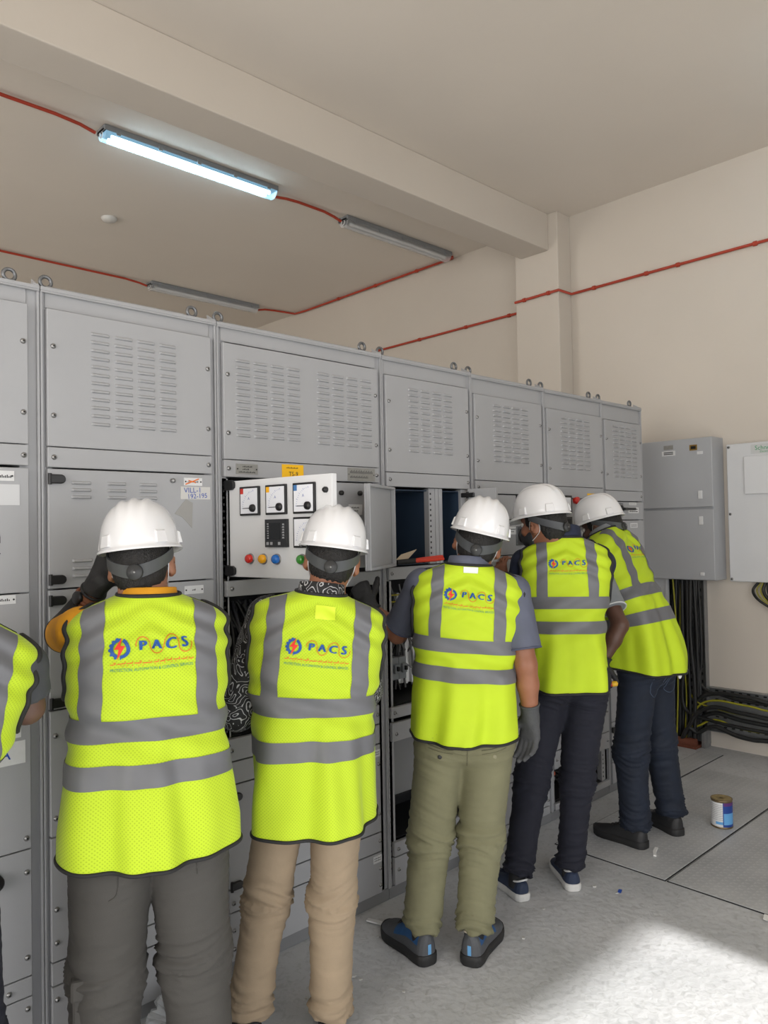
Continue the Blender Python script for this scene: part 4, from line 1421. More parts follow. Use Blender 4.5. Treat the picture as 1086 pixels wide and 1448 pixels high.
def denim_material():
    m = mat('dark_denim', srgb(19, 28, 44), .8, 0, .22, 14, .15, 500)
    return m


PAISLEY = paisley_material()
DENIM = denim_material()


# ---- one worker
class Worker:
    def __init__(s, label, x, y, face, S=1.0, lean=0.0, side=0.0, twist=0.0, bend0=.92, bend1=1.32, sh=(0, 0, 0)):
        s.base = np.array([x, y, 0.0])
        s.face = face
        s.S = S
        a = math.radians(face - 90)
        s.Rz = np.array([[math.cos(a), -math.sin(a), 0], [math.sin(a), math.cos(a), 0], [0, 0, 1]])
        s.root = empty('person', (x, y, 0), label, 'person', None, a)
        s.lean, s.side, s.twist = math.radians(lean), math.radians(side), math.radians(twist)
        s.b0, s.b1 = bend0 * S, bend1 * S

    def loc(s, w):
        return s.Rz.T @ (np.asarray(w, float) - s.base)

    def bend(s, P):
        """straight torso coordinates -> posed torso coordinates"""
        P = np.atleast_2d(np.asarray(P, float))
        z = P[:, 2]
        L = s.b1 - s.b0
        t = np.clip((z - s.b0) / L, 0, 1)
        out = P.copy()
        # twist about the vertical
        tw = s.twist * t
        x, y = P[:, 0] * np.cos(tw) - P[:, 1] * np.sin(tw), P[:, 0] * np.sin(tw) + P[:, 1] * np.cos(tw)
        up = z >= s.b0
        # spine position / orientation: constant curvature then straight
        th, ph = s.lean * t, s.side * t
        ss = np.clip(z - s.b0, 0, L)
        ex = np.maximum(z - s.b0 - L, 0)
        def arc(total):
            k = total / L
            if abs(k) < 1e-6:
                return np.zeros_like(ss), ss.copy()
            return (1 - np.cos(k * ss)) / k, np.sin(k * ss) / k
        fy, fz = arc(s.lean)
        fx, _ = arc(s.side)
        cy = fy + ex * np.sin(th)
        cx = fx + ex * np.sin(ph)
        cz = s.b0 + fz * np.cos(ph) + ex * np.cos(th) * np.cos(ph)
        # rotate section: lean about x, side about y
        ny, nz = y * np.cos(th), -y * np.sin(th)
        nx, nz2 = x * np.cos(ph), -x * np.sin(ph)
        out[:, 0] = np.where(up, cx + nx, x)
        out[:, 1] = np.where(up, cy + ny, y)
        out[:, 2] = np.where(up, cz + nz + nz2, z)
        return out

    def bend_R(s, z):
        e = 1e-3
        p = s.bend([[0, 0, z], [e, 0, z], [0, e, z]])
        X, Y = unit(p[1] - p[0]), unit(p[2] - p[0])
        Z = unit(np.cross(X, Y)); Y = np.cross(Z, X)
        return np.stack([X, Y, Z], 1)

    # --- torso section used by vest, shirt and body
    def set_profile(s, zh, zn, a_hem, a_st, a_sh, neck=.080, dep=.118, bulge=0.0):
        K = [(zh, a_hem, dep * 1.40, -.012), (zh + .07, a_hem * .995, dep * 1.38, -.012), (zh + .20, (a_hem + a_st) / 2 - .004, dep * 1.18, -.008),
             (zn - .35, a_st, dep * 1.0, .0), (zn - .24, (a_st + a_sh) / 2 + .004, dep * 1.0, -.004), (zn - .14, a_sh + .002, dep * .95, -.010),
             (zn - .080, a_sh - .002, dep * .88, -.010), (zn - .052, a_sh - .012, dep * .78, -.008), (zn - .032, a_sh - .044, dep * .76, -.006),
             (zn - .014, neck + .030, max(dep * .66, neck * 1.10), -.004), (zn, neck, neck * 1.05, -.002)]
        K = np.array(K)
        zz = np.linspace(zh, zn, 240)
        pr = np.stack([np.interp(zz, K[:, 0], K[:, i]) for i in (1, 2, 3)], 1)
        for _ in range(14):
            q = pr.copy(); q[1:-1] = .25 * pr[:-2] + .5 * pr[1:-1] + .25 * pr[2:]
            pr = q
        s.pz, s.pr, s.zh, s.zn = zz, pr, zh, zn
        s.qexp = .78

    def sec(s, z):
        return [np.interp(z, s.pz, s.pr[:, i]) for i in range(3)]

    def folds(s, x, y, z):
        """cloth relief: soft vertical drapes low down, sagging creases on the upper back"""
        P = np.stack([x, y, z], 1)
        t = np.clip((s.zn - .30 - z) / .3, 0, 1)
        u = np.arctan2(x, -y)
        d = .016 * t * np.sin(u * 5.0 + s.seed + 1.5 * vnoise(P, s.seed, 6)) + .006 * t * np.sin(u * 11 + 3 * vnoise(P, s.seed + 2, 7))
        up = np.exp(-((z - (s.zn - .10)) / .09) ** 2)
        d = d + .006 * up * np.sin(z * 95 + 9 * np.abs(x) * 6 + 3 * vnoise(P, s.seed + 4, 9))
        d = d + .006 * vnoise(P, s.seed + 5, 14)
        mid = np.exp(-((z - (s.zn - .33)) / .10) ** 2)
        d = d + .006 * mid * np.sin(z * 70 + x * 25 * np.sign(s.seed % 2 - .5) + 2.5 * vnoise(P, s.seed + 8, 8))
        return d * np.clip((s.zn - z) / .03, 0, 1)

    def ring(s, u, z, off=0.0):
        """u: angle, 0 at the back, +90deg on the right hand side"""
        a, b, yc = s.sec(z)
        q = s.qexp
        si, co = np.sin(u), np.cos(u)
        x = a * np.sign(si) * np.abs(si) ** q
        y = yc - b * np.sign(co) * np.abs(co) ** q
        return s.skin(x, y, z, off)

    def skin(s, x, y, z, off=0.0):
        a, b, yc = s.sec(z)
        nx, ny = x / a ** 2, (y - yc) / b ** 2
        n = np.sqrt(nx ** 2 + ny ** 2) + 1e-9
        d = s.folds(x, y, z)
        return s.bend(np.stack([x + nx / n * d, y + ny / n * d, z], 1)) if np.isscalar(off) and off == 0 else s.bend(np.stack([x + nx / n * (d + off), y + ny / n * (d + off), z], 1))

    def back(s, x, z, sgn=-1):
        a, b, yc = s.sec(z)
        q = s.qexp
        si = np.clip((np.abs(x) / a) ** (1 / q), 0, .9995)
        co = np.sqrt(1 - si ** 2)
        y = yc + sgn * b * co ** q
        return s.skin(np.minimum(np.abs(x), a) * np.sign(x), y, z)

    def back_off(s, x, z, off, sgn=-1):
        e = .002
        P = s.back(x, z, sgn)
        A = s.back(x + e, z, sgn) - s.back(x - e, z, sgn)
        B = s.back(x, np.minimum(z + e, s.zn), sgn) - s.back(x, z - e, sgn)
        n = np.cross(A, B) * (-1 if sgn > 0 else 1)
        n /= np.linalg.norm(n, axis=1)[:, None] + 1e-12
        return P + n * off

    def vest(s, mesh_cloth, z_up, z_lo, tape=.05, xs=.122, xw=.05, arm_z=None, arm_r=(.066, .118), logo=None, open_w=.0, arm_y=.022, xs_r=None, skew=0.0, patch=None):
        """sleeveless high visibility vest with tapes, binding and back print"""
        nu, nv = 300, 210
        u = np.linspace(0, 2 * math.pi, nu, endpoint=False) + 1e-4
        vz = s.zh + (s.zn - s.zh) * np.linspace(0, 1, nv) ** .93
        U, Z = np.meshgrid(u, vz)
        # hem is a little lower at the back
        hemdrop = np.clip(1 - (Z - s.zh) / .12, 0, 1) * (.018 * np.cos(U) - .010)
        a, b, yc = s.sec(Z.ravel())
        q = s.qexp
        si, co = np.sin(U.ravel()), np.cos(U.ravel())
        x = a * np.sign(si) * np.abs(si) ** q
        y = yc - b * np.sign(co) * np.abs(co) ** q
        P = s.skin(x, y, Z.ravel())
        P[:, 2] -= hemdrop.ravel()
        if arm_z is None:
            arm_z = s.zn - .155
        ay, az = arm_r
        inside = (np.abs(x) > .09) & (((y - arm_y) / ay) ** 2 + ((Z.ravel() - arm_z) / az) ** 2 < 1)
        idx = np.arange(nu * nv).reshape(nv, nu)
        Q = np.stack([idx[:-1, :], np.roll(idx, -1, 1)[:-1, :], np.roll(idx, -1, 1)[1:, :], idx[1:, :]], 2).reshape(-1, 4)
        keep = ~(inside[Q].any(1))
        Q = Q[keep]
        o = mesh_obj('hi_vis_vest', P, Q, [VESTM if mesh_cloth else VESTW], s.root)
        me = o.data
        uvl = me.uv_layers.new(name='UVMap')
        am, bm, _ = s.sec(np.full(nu, s.zn - .25))
        rx = am * np.sign(np.sin(u)) * np.abs(np.sin(u)) ** q
        ry = -bm * np.sign(np.cos(u)) * np.abs(np.cos(u)) ** q
        al_ = np.concatenate([[0], np.cumsum(np.hypot(np.diff(rx), np.diff(ry)))])
        arcu = np.tile(al_ / (al_[-1] + math.hypot(rx[0] - rx[-1], ry[0] - ry[-1])) * 1.06, nv)
        uvv = np.stack([arcu, Z.ravel()], 1)
        li = np.zeros(len(me.loops), np.int32); me.loops.foreach_get('vertex_index', li)
        uvq = uvv[li]
        # seam at the back centre: keep u continuous inside each face
        uvq = uvq.reshape(-1, 4, 2)
        jump = uvq[:, :, 0].max(1) - uvq[:, :, 0].min(1) > .5
        uvq[jump, :, 0] = np.where(uvq[jump, :, 0] < .5, uvq[jump, :, 0] + 1.06, uvq[jump, :, 0])
        uvl.data.foreach_set('uv', uvq.astype(np.float32).ravel())
        sd = o.modifiers.new('cloth', 'SOLIDIFY'); sd.thickness = .003; sd.offset = -1
        # horizontal tapes
        for zc in (z_up, z_lo):
            zz = np.linspace(zc - tape / 2, zc + tape / 2, 9)
            UU, ZZ = np.meshgrid(np.linspace(0, 2 * math.pi, 241)[:-1] + 1e-4, zz)
            ZS = ZZ + skew * np.sin(UU)
            T = s.ring(UU.ravel(), ZS.ravel(), .0022)
            i2 = np.arange(UU.size).reshape(UU.shape)
            F = np.stack([i2[:-1], np.roll(i2, -1, 1)[:-1], np.roll(i2, -1, 1)[1:], i2[1:]], 2).reshape(-1, 4)
            mesh_obj('reflective_tape', T, F, REFL, o)
        # vertical tapes, back and front, over the shoulders
        for sx in (-1, 1):
            for sgn in (-1, 1):
                bot_x = xs if sx < 0 or xs_r is None else xs_r
                nx_, nz_ = 11, 60
                t = np.linspace(0, 1, nz_)
                XX, ZZ = [], []
                for i in range(nx_):
                    fx = (i / (nx_ - 1) - .5) * xw
                    zb = z_up + tape / 2 - .006 + skew * math.sin(math.atan2(sx * bot_x, .1))
                    # crest: highest z where the section is still wider than the tape line
                    xc_ = xs - .006 + fx
                    zc = np.interp(xc_ + .004, s.pr[::-1, 0][:110], s.pz[::-1][:110])
                    zl = zb + (zc - zb) * t
                    xl = (bot_x + (xs - .006 - bot_x) * t) + fx
                    XX.append(sx * xl); ZZ.append(zl)
                XX, ZZ = np.array(XX).T.ravel(), np.array(ZZ).T.ravel()
                T = s.back_off(XX, ZZ, .0022, sgn)
                i2 = np.arange(nx_ * nz_).reshape(nz_, nx_)
                F = np.stack([i2[:-1, :-1], i2[:-1, 1:], i2[1:, 1:], i2[1:, :-1]], 2).reshape(-1, 4)
                if (sx > 0) == (sgn > 0):
                    pass
                mesh_obj('reflective_tape', T, F, REFL, o)
        # bindings: hem, neck, armholes
        b = MB()
        uu = np.linspace(0, 2 * math.pi, 120, endpoint=False) + 1e-4
        H = s.ring(uu, np.full(120, s.zh)); H[:, 2] -= (.018 * np.cos(uu) - .010)
        b.tube(H, .0055, 8, closed=True)
        b.build('hem_binding', PIPING, o)
        b = MB(); b.tube(s.ring(uu, np.full(120, s.zn - .001)), .0055, 8, closed=True); b.build('neck_binding', PIPING, o)
        for sx in (-1, 1):
            A = np.linspace(0, 2 * math.pi, 90, endpoint=False)
            yy, zz = arm_y + ay * np.cos(A) * 1.02, arm_z + az * np.sin(A) * 1.02
            a, bb, yc = s.sec(np.minimum(zz, s.zn - .03))
            c = np.clip(np.abs(yy - yc) / bb, 0, .985) ** (1 / q)
            xx = sx * a * np.sqrt(1 - c ** 2) ** q
            yy2 = yc + np.clip((yy - yc) / bb, -.985, .985) * bb
            T = s.skin(xx, yy2, np.minimum(zz, s.zn - .03), .003)
            b = MB(); b.tube(T, .007, 8, closed=True); b.build('armhole_binding', PIPING, o)
        if logo:
            s.print_logo(o, *logo)
        if patch:
            px, pz, pw, ph, pm, nm = patch
            g = np.meshgrid(np.linspace(px - pw / 2, px + pw / 2, 12), np.linspace(pz - ph / 2, pz + ph / 2, 10))
            T = s.back_off(g[0].ravel(), g[1].ravel(), .0025)
            i2 = np.arange(120).reshape(10, 12)
            mesh_obj(nm, T, np.stack([i2[:-1, :-1], i2[:-1, 1:], i2[1:, 1:], i2[1:, :-1]], 2).reshape(-1, 4), pm, o)
        return o

    def print_logo(s, vest, cx, cz, w, tilt=0.0):
        """round gear with a bolt, letters in a wavy line, two lines of small print"""
        k = w / 1.0
        ct, st = math.cos(tilt), math.sin(tilt)

        def flat(V, F, mtl, name, off=.0032):
            V = np.asarray(V, float) * k
            X = cx + V[:, 0] * ct - V[:, 1] * st
            Zz = cz + V[:, 0] * st + V[:, 1] * ct
            T = s.back_off(X, Zz, off)
            me = bpy.data.meshes.new(name)
            me.from_pydata(T.tolist(), [], [tuple(int(i) for i in f) for f in F])
            me.materials.append(mtl)
            me.update()
            oo = link(bpy.data.objects.new(name, me)); oo.parent = vest
            return oo

        def strip(pts, hw):
            P = np.asarray(pts, float)
            T = np.gradient(P, axis=0); T /= np.linalg.norm(T, axis=1)[:, None]
            N = np.stack([-T[:, 1], T[:, 0]], 1)
            V = np.vstack([P + N * hw, P - N * hw]); n = len(P)
            return V, [(i, i + n, i + n + 1, i + 1) for i in range(n - 1)]
        # gear: outer toothed ring on the left, plain on the right
        gx, gy, n = -.36, .13, 96
        V, F = [], []
        A = np.linspace(0, 2 * math.pi, n, endpoint=False)
        for a in A:
            deg = math.degrees(a) % 360
            tooth = .017 if (90 < deg < 275 and (deg % 26) < 13) else 0
            V.append((gx + (.112 + tooth) * math.cos(a), gy + (.112 + tooth) * math.sin(a)))
        for a in A:
            V.append((gx + .072 * math.cos(a), gy + .072 * math.sin(a)))
        for i in range(n):
            deg = math.degrees(A[i]) % 360
            if 66 < deg < 84 or 246 < deg < 264:
                continue
            F.append((i, (i + 1) % n, n + (i + 1) % n, n + i))
        flat(V, F, LOGOB, 'gear_emblem')
        bolt = [(.020, .118), (-.062, -.012), (-.012, -.010), (-.042, -.125), (.062, .028), (.008, .026)]
        flat([(gx + p[0], gy + p[1]) for p in bolt], [(0, 1, 2), (0, 2, 5), (2, 4, 5), (2, 3, 4)], LOGOR, 'bolt_emblem', .0038)
        # wavy line round the letters
        xs_ = np.linspace(-.185, .475, 160)
        per = .33
        ph = (xs_ + .185) / per
        y = .145 + .105 * np.sign(np.sin(2 * math.pi * ph)) * np.abs(np.sin(2 * math.pi * ph)) ** .42 * np.where(np.abs(np.sin(2 * math.pi * ph)) < 1e-6, 0, 1)
        V, F = strip(np.stack([xs_, y], 1), .0045)
        flat(V, F, LOGOO, 'wavy_line')
        LV, LF, n0 = [], [], 0
        for ch, lx in (('P', -.105), ('A', .06), ('C', .225), ('S', .385)):
            V, F = flat_text(ch, .17)
            V = V * np.array([1.0, 1.0]) + np.array([lx, .145])
            LV.append(V); LF += [tuple(i + n0 for i in f) for f in F]; n0 += len(V)
        Vb = np.vstack(LV)
        flat(np.vstack([Vb, Vb + np.array([.009, 0]), Vb - np.array([.009, 0])]), LF + [tuple(i + n0 for i in f) for f in LF] + [tuple(i + 2 * n0 for i in f) for f in LF], LOGOB, 'print_lettering', .0036)
        # script line: joined strokes with dots
        g = random.Random(21)
        SV, SF, n0 = [], [], 0
        x = -.48
        while x < .47:
            L = g.uniform(.05, .11)
            m = max(5, int(L / .006))
            xx = np.linspace(x, min(x + L, .48), m)
            yy = -.058 + .010 * np.abs(np.sin((xx - x) * 190 + g.uniform(0, 3))) + np.where(np.arange(m) == m - 1, .022, 0)
            V, F = strip(np.stack([xx, yy], 1), .0042)
            SV.append(V); SF += [tuple(i + n0 for i in f) for f in F]; n0 += len(V)
            for _ in range(2):
                dx, dy = g.uniform(x, x + L), -.058 + g.choice((-.018, .028))
                SV.append(np.array([(dx - .005, dy - .004), (dx + .005, dy - .004), (dx + .005, dy + .004), (dx - .005, dy + .004)])); SF.append((n0, n0 + 1, n0 + 2, n0 + 3)); n0 += 4
            x += L + .016
        flat(np.vstack(SV), SF, LOGOR, 'script_line')
        V, F = flat_text('PROTECTION, AUTOMATION & CONTROL SERVICES', .050)
        wd = V[:, 0].max() - V[:, 0].min()
        V = V * np.array([.96 / wd, 1.0]) + np.array([0, -.125])
        flat(V, F, LOGOT, 'small_print')

    # --- arms, body, head
    def frame_hand(s, wrist, along, thumb, right):
        along = unit(along); thumb = np.asarray(thumb, float)
        thumb = unit(thumb - along * (thumb @ along))
        palm = np.cross(along, thumb) * (-1 if right else 1)
        return np.asarray(wrist, float), along, thumb, palm

    def hand(s, vol, fr, curl=(25, 30, 25), extra=0.0, spread=1.0, thumb_out=1.0, sc=1.0, per=None):
        W, al, th, pa = fr
        kn = [(.086, .027), (.090, .009), (.086, -.010), (.078, -.027)]
        Ls = [(.040, .026, .021), (.045, .029, .022), (.041, .027, .021), (.032, .020, .018)]
        for i, ((a, l), seg) in enumerate(zip(kn, Ls)):
            K = W + sc * (al * a + th * l)
            vol.cone(W + sc * (al * .006 + th * l * .55), K, sc * .017 + extra, sc * .0125 + extra, .012)
            c = per[i] if per else curl
            ang = 0
            P = K
            for j, (q, cc) in enumerate(zip(seg, c)):
                ang += math.radians(cc)
                fan = th * (l * 2.2 * spread) * (1 if j == 0 else .6)
                d = unit(al * math.cos(ang) + pa * math.sin(ang) + fan * math.cos(ang))
                r0, r1 = sc * (.0092 - .0008 * j) + extra, sc * (.0086 - .0010 * j) + extra
                vol.cone(P, P + d * q * sc, r0, r1, .004)
                P = P + d * q * sc
        P = W + sc * (al * .022 + th * .024 + pa * .006)
        d = unit(al * .62 + th * .72 * thumb_out + pa * .25)
        vol.cone(W + sc * al * .012, P, sc * .016 + extra, sc * .015 + extra, .012)
        for q, r0, r1, bendt in ((.044, .0135, .0115, 0), (.031, .011, .0100, .25), (.025, .0098, .0082, .2)):
            d = unit(d + al * bendt + pa * .10)
            vol.cone(P, P + d * q * sc, sc * r0 + extra, sc * r1 + extra, .006)
            P = P + d * q * sc

    def make_body(s, skin, arms, legs, head_c, head_R, h=.0065):
        """continuous body: trunk, neck, head with a face, arms with hands, legs"""
        s.hc, s.hR, s.skin_m = head_c, head_R, skin
        pts = [head_c + np.array([0, 0, .2]), head_c - .15, head_c + .15, s.root_pt((-.25, -.15, 0)), s.root_pt((.25, .2, 0))]
        for A in arms:
            pts += [A['sh'], A['el'], A['wr'], A['wr'] + unit(A['al']) * .2]
        for L in legs:
            pts += [L['hip'], L['kn'], L['an'], L['toe']]
        pts = np.array(pts)
        v = Vol(pts.min(0) - .12, pts.max(0) + .12, h)
        v.lo[2] = max(v.lo[2], -.01)
        for z in np.linspace(s.zh + .02, s.zn - .075, 9):
            a, b, yc = s.sec(z)
            v.ell(s.bend([[0, yc * .5, z]])[0], (min(max(a - .045, .04), .135), min(max(b - .035, .04), .085), .085), s.bend_R(z), .03)
        nb = s.bend([[0, -.012, s.zn - .06]])[0]
        s.nb = nb
        ht = head_c + head_R @ np.array([0, -.018, -.05])
        v.cone(nb, ht, .062, .056, .035)
        s.head_prims(v)
        for A in arms:
            v.cone(s.bend([[A['sx'] * .10, 0, s.zn - .10]])[0], A['sh'], .055, .052, .04)
            v.cone(A['sh'], A['el'], A.get('ru', .050), .038, .02)
            m = A['el'] * .62 + A['wr'] * .38
            v.cone(A['el'], m, .040, .040, .015)
            v.cone(m, A['wr'], .040, .027, .015)
            fr = s.frame_hand(A['wr'], A['al'], A['th'], A['sx'] > 0)
            s.hand(v, fr, A.get('curl', (25, 30, 25)), -.001, A.get('spread', 1), A.get('tout', 1.0), A.get('hs', 1.0), A.get('per'))
        for L in legs:
            v.cone(L['hip'], L['kn'], .072, .050, .03)
            v.cone(L['kn'], L['an'], .048, .029, .02)
            v.cone(L['an'], L['an'] + np.array([0, 0, -.03]) + unit(L['toe'] - L['an']) * .09, .027, .021, .02)
        V, Q = v.mesh()
        V = smooth_mesh(V, Q, 2, .4)
        s.body = mesh_obj('body', V, Q, skin, s.root)
        return s.body

    def root_pt(s, p):
        return np.asarray(p, float)

    def head_prims(s, v, grow=0.0, hair=False):
        C, R = s.hc, s.hR

        def E(c, r, k=.02, op='u', tilt=None):
            RR = R if tilt is None else R @ tilt
            v.ell(C + R @ np.array(c), np.array(r), RR, k, op)
        E((0, -.012, .022), (.075, .094, .098), .02)
        E((0, .022, -.040), (.060, .068, .078), .03)
        E((0, .048, -.088), (.036, .034, .030), .03)
        E((0, -.050, -.035), (.058, .050, .060), .03)
        E((0, .078, .030), (.050, .020, .016), .02)           # brow
        v.cone(C + R @ np.array((0, .090, .020)), C + R @ np.array((0, .108, -.022)), .009, .014, .012)   # nose
        for sx in (-1, 1):
            E((sx * .012, .096, -.024), (.010, .012, .009), .008)
            E((sx * .034, .092, .008), (.017, .012, .011), .01, 's')   # eye sockets
            E((sx * .044, .066, -.022), (.022, .024, .022), .02)       # cheekbones
            tl = rot('X', -12) @ rot('Z', -sx * 30)
            E((sx * .0825, -.010, -.014), (.0095, .022, .035), .006, 'u', tl)
            E((sx * .0915, -.004, -.010), (.006, .011, .019), .004, 's', tl)
            E((sx * .077, .000, -.040), (.008, .011, .012), .006)      # lobe
        E((0, .088, -.054), (.022, .012, .006), .006)          # upper lip
        E((0, .086, -.066), (.020, .012, .007), .006)
        E((0, .100, -.060), (.024, .008, .0022), .003, 's')

    def make_hair(s, low=-.085, side_low=-.02):
        C, R = s.hc, s.hR
        v = Vol(C - .17, C + .17, .0040)
        v.ell(C + R @ np.array((0, -.012, .022)), (.0800, .0995, .103), R, 0)
        v.ell(C + R @ np.array((0, -.050, -.035)), (.0640, .0565, .066), R, .03)
        sl, X, Y, Z = v.sub(C - .17, C + .17, 0)
        dx, dy, dz = X - C[0], Y - C[1], Z - C[2]
        y = dx * R[0, 1] + dy * R[1, 1] + dz * R[2, 1]
        z = dx * R[0, 2] + dy * R[1, 2] + dz * R[2, 2]
        x = dx * R[0, 0] + dy * R[1, 0] + dz * R[2, 0]
        ragged = .004 * np.sin(x * 190 + 2) + .003 * np.sin(x * 410)
        back = low + ragged
        line = np.where(y < -.045, back, np.where(y < -.005, back + (y + .045) / .04 * (.024 - low), np.where(y < .018, .024, .024 - np.minimum((y - .018) * 4, .04))))
        v.F[sl] = np.maximum(np.maximum(v.F[sl], (line - z) * .7), y - .050).astype(np.float32)
        V, Q = v.mesh()
        N = normals(V, Q)
        V = V + N * (.0020 * vnoise(V, 3, 420))[:, None]
        mesh_obj('hair', V, Q, HAIR, s.root)

    def eyes(s):
        for sx in (-1, 1):
            c = s.hc + s.hR @ np.array((sx * .034, .082, .008))
            b = MB(); b.ball(c, .0118, 14)
            o = b.build('eye', mat('eye_white', srgb(226, 222, 216), .25), s.root)
            b = MB(); b.ball(c + s.hR @ np.array((0, .0085, 0)), .0055, 10)
            b.build('iris', mat('iris_brown', srgb(48, 28, 18), .2), o)

    def make_mask(s, m=None):
        C, R = s.hc, s.hR
        v = Vol(C - .17, C + .17, .004)
        for c, r in (((0, .026, -.043), (.066, .074, .078)), ((0, .066, -.045), (.048, .056, .055)), ((0, .050, -.085), (.043, .042, .036))):
            def clip(d, x, y, z, c=c):
                yy, zz = y + c[1], z + c[2]
                return np.maximum(np.maximum(d, .022 - yy), np.maximum(zz - (-.004), -.122 - zz))
            v.ell(C + R @ np.array(c), r, R, .012, 'u', clip)
        V, Q = v.mesh()
        V = smooth_mesh(V, Q, 2, .4)
        o = mesh_obj('face_mask', V, Q, m or MASKW, s.root)
        for sx in (-1, 1):
            b = MB()
            P = [C + R @ np.array(p) for p in ((sx * .066, .030, -.020), (sx * .079, .012, .012), (sx * .0815, -.012, .022), (sx * .0785, -.030, .000), (sx * .074, -.028, -.034), (sx * .068, .000, -.056), (sx * .062, .026, -.070))]
            b.tube(curve_pts(P, 28), .0015, 6)
            b.build('ear_loop', MASKW, o)

    def helmet(s, yaw=0.0, pitch=0.0, roll=0.0, dz=0.0, peak=.045, sc=1.0):
        """white safety helmet with brim, ridges, slot bosses and a rear harness with a knob"""
        C = s.hc
        R = s.hR @ rot('Z', yaw) @ rot('Y', roll) @ rot('X', pitch)
        nA, nH = 128, 30
        V, F = [], []
        A = np.linspace(0, 2 * math.pi, nA, endpoint=False)     # 0 = back
        z0 = .044 + dz

        def pt(a, t, grow=0.0):
            # t 0 rim .. 1 crown
            ex, ey = .1065 + grow, .131 + grow
            th = t * math.pi / 2
            r = math.cos(th) ** .66
            x, y, z = ex * r * math.sin(a), -ey * r * math.cos(a) + .004, (.128 + grow) * math.sin(th) ** 1.06
            # three ridges running front to back
            for xr, hgt in ((0, .0080), (-.034, .0065), (.034, .0065)):
                w = np.exp(-(np.abs(x - xr) / .0105) ** 3)
                fade = np.clip((t - .22) / .25, 0, 1) * np.clip((1.06 - abs(y) / .135), 0, 1)
                z += hgt * w * fade
                y += (-hgt * .7 * w * fade if y < 0 else hgt * .7 * w * fade) * (1 - t)
            return np.array((x, y, z0 + z))
        for j in range(nH):
            t = j / (nH - 1) * .985
            for a in A:
                V.append(pt(a, t))
        V.append(np.array((0, .004, z0 + .1345)))
        top = len(V) - 1
        for j in range(nH - 1):
            for i in range(nA):
                F.append((j * nA + i, j * nA + (i + 1) % nA, (j + 1) * nA + (i + 1) % nA, (j + 1) * nA + i))
        for i in range(nA):
            F.append(((nH - 1) * nA + i, (nH - 1) * nA + (i + 1) % nA, top))
        # brim: flared lip all round, longer at the front (peak)
        base = len(V)
        rows = []
        for k, (g, dz_) in enumerate(((.002, -.004), (.0065, -.008), (.0085, -.0115), (.0075, -.0140), (.002, -.0135), (-.004, -.010))):
            for a in A:
                fr = max(0.0, -math.cos(a)) ** 1.5
                gg = g + (peak * fr * max(0.0, g) / .0085 if g > 0 else 0)
                ex, ey = .1065 + g + .006 * fr, .131 + gg
                V.append(np.array((ex * math.sin(a), -ey * math.cos(a) + .004, z0 + dz_ - .012 * fr * max(0, g) / .0085)))
        for i in range(nA):
            F.append((base + i, base + (i + 1) % nA, (i + 1) % nA, i))
        for k in range(5):
            for i in range(nA):
                F.append((base + (k + 1) * nA + i, base + (k + 1) * nA + (i + 1) % nA, base + k * nA + (i + 1) % nA, base + k * nA + i))
        # inner shell
        ib = len(V)
        for j in range(0, nH, 3):
            t = j / (nH - 1) * .985
            for a in A:
                V.append(pt(a, t, -.004) * np.array((1, 1, 1)) - np.array((0, 0, .008)))
        nj = len(range(0, nH, 3))
        for i in range(nA):
            F.append((ib + i, ib + (i + 1) % nA, base + 5 * nA + (i + 1) % nA, base + 5 * nA + i))
        for j in range(nj - 1):
            for i in range(nA):
                F.append((ib + (j + 1) * nA + i, ib + (j + 1) * nA + (i + 1) % nA, ib + j * nA + (i + 1) % nA, ib + j * nA + i))
        V = C + (np.array(V) * sc) @ R.T
        b = MB(); b.add(V, F, 0, True)
        h = b.build('safety_helmet', HELM, s.root)
        # four slot bosses
        for a in (math.radians(-42), math.radians(42), math.radians(-100), math.radians(100)):
            b = MB()
            poly = []
            for da, t0, t1, g in ((-.085, .0, .20, .0), (.085, .0, .20, .0)):
                pass
            a0, a1 = a - .15, a + .15
            P = [pt(a0, .0, .009), pt(a1, .0, .009), pt(a1 - .02, .16, .006), pt(a0 + .02, .16, .006),
                 pt(a0 - .02, .0, -.002), pt(a1 + .02, .0, -.002), pt(a1, .20, -.002), pt(a0, .20, -.002)]
            P = C + (np.array(P) * sc) @ R.T
            b.add(P, [(0, 1, 2, 3), (0, 4, 5, 1), (1, 5, 6, 2), (2, 6, 7, 3), (3, 7, 4, 0)], 0, False)
            b.build('slot_boss', HELM, h, bevel=.002, bseg=2)
        # rear harness
        AA = np.linspace(-1.75, 1.75, 49)
        V, F = [], []
        n = len(AA)
        for g in (0.0, .004):
            for e in (0, 1):
                for a in AA:
                    w = abs(a) / 1.75
                    zc = -.030 + .062 * w ** 1.5
                    hw = .0178 * (1 - .20 * w)
                    ex, ey = .0855 + g - .004 * (1 - w), .106 + g
                    V.append((ex * math.sin(a), -ey * math.cos(a) - .006, zc + (hw if e else -hw) + dz))
        for g in (0, 1):
            o = g * 2 * n
            for i in range(n - 1):
                q = (o + i, o + i + 1, o + n + i + 1, o + n + i)
                F.append(q if g else q[::-1])
        for e in (0, 1):
            for i in range(n - 1):
                F.append((e * n + i, e * n + i + 1, 2 * n + e * n + i + 1, 2 * n + e * n + i))
        b = MB(); b.add(C + np.array(V) @ R.T, F, 0, True)
        hb = b.build('rear_harness', STRAP, h)
        kc = C + R @ np.array((0, -.114, -.030 + dz))
        ax = R @ np.array((0, -1, 0))
        b = MB(); b.lathe([(.0205, -.006), (.0215, 0), (.0215, .008), (.0190, .0125), (.012, .0125), (.0105, .0145), (.0001, .0145)], kc, ax, 28)
        kb = b.build('ratchet_knob', KNOB, hb)
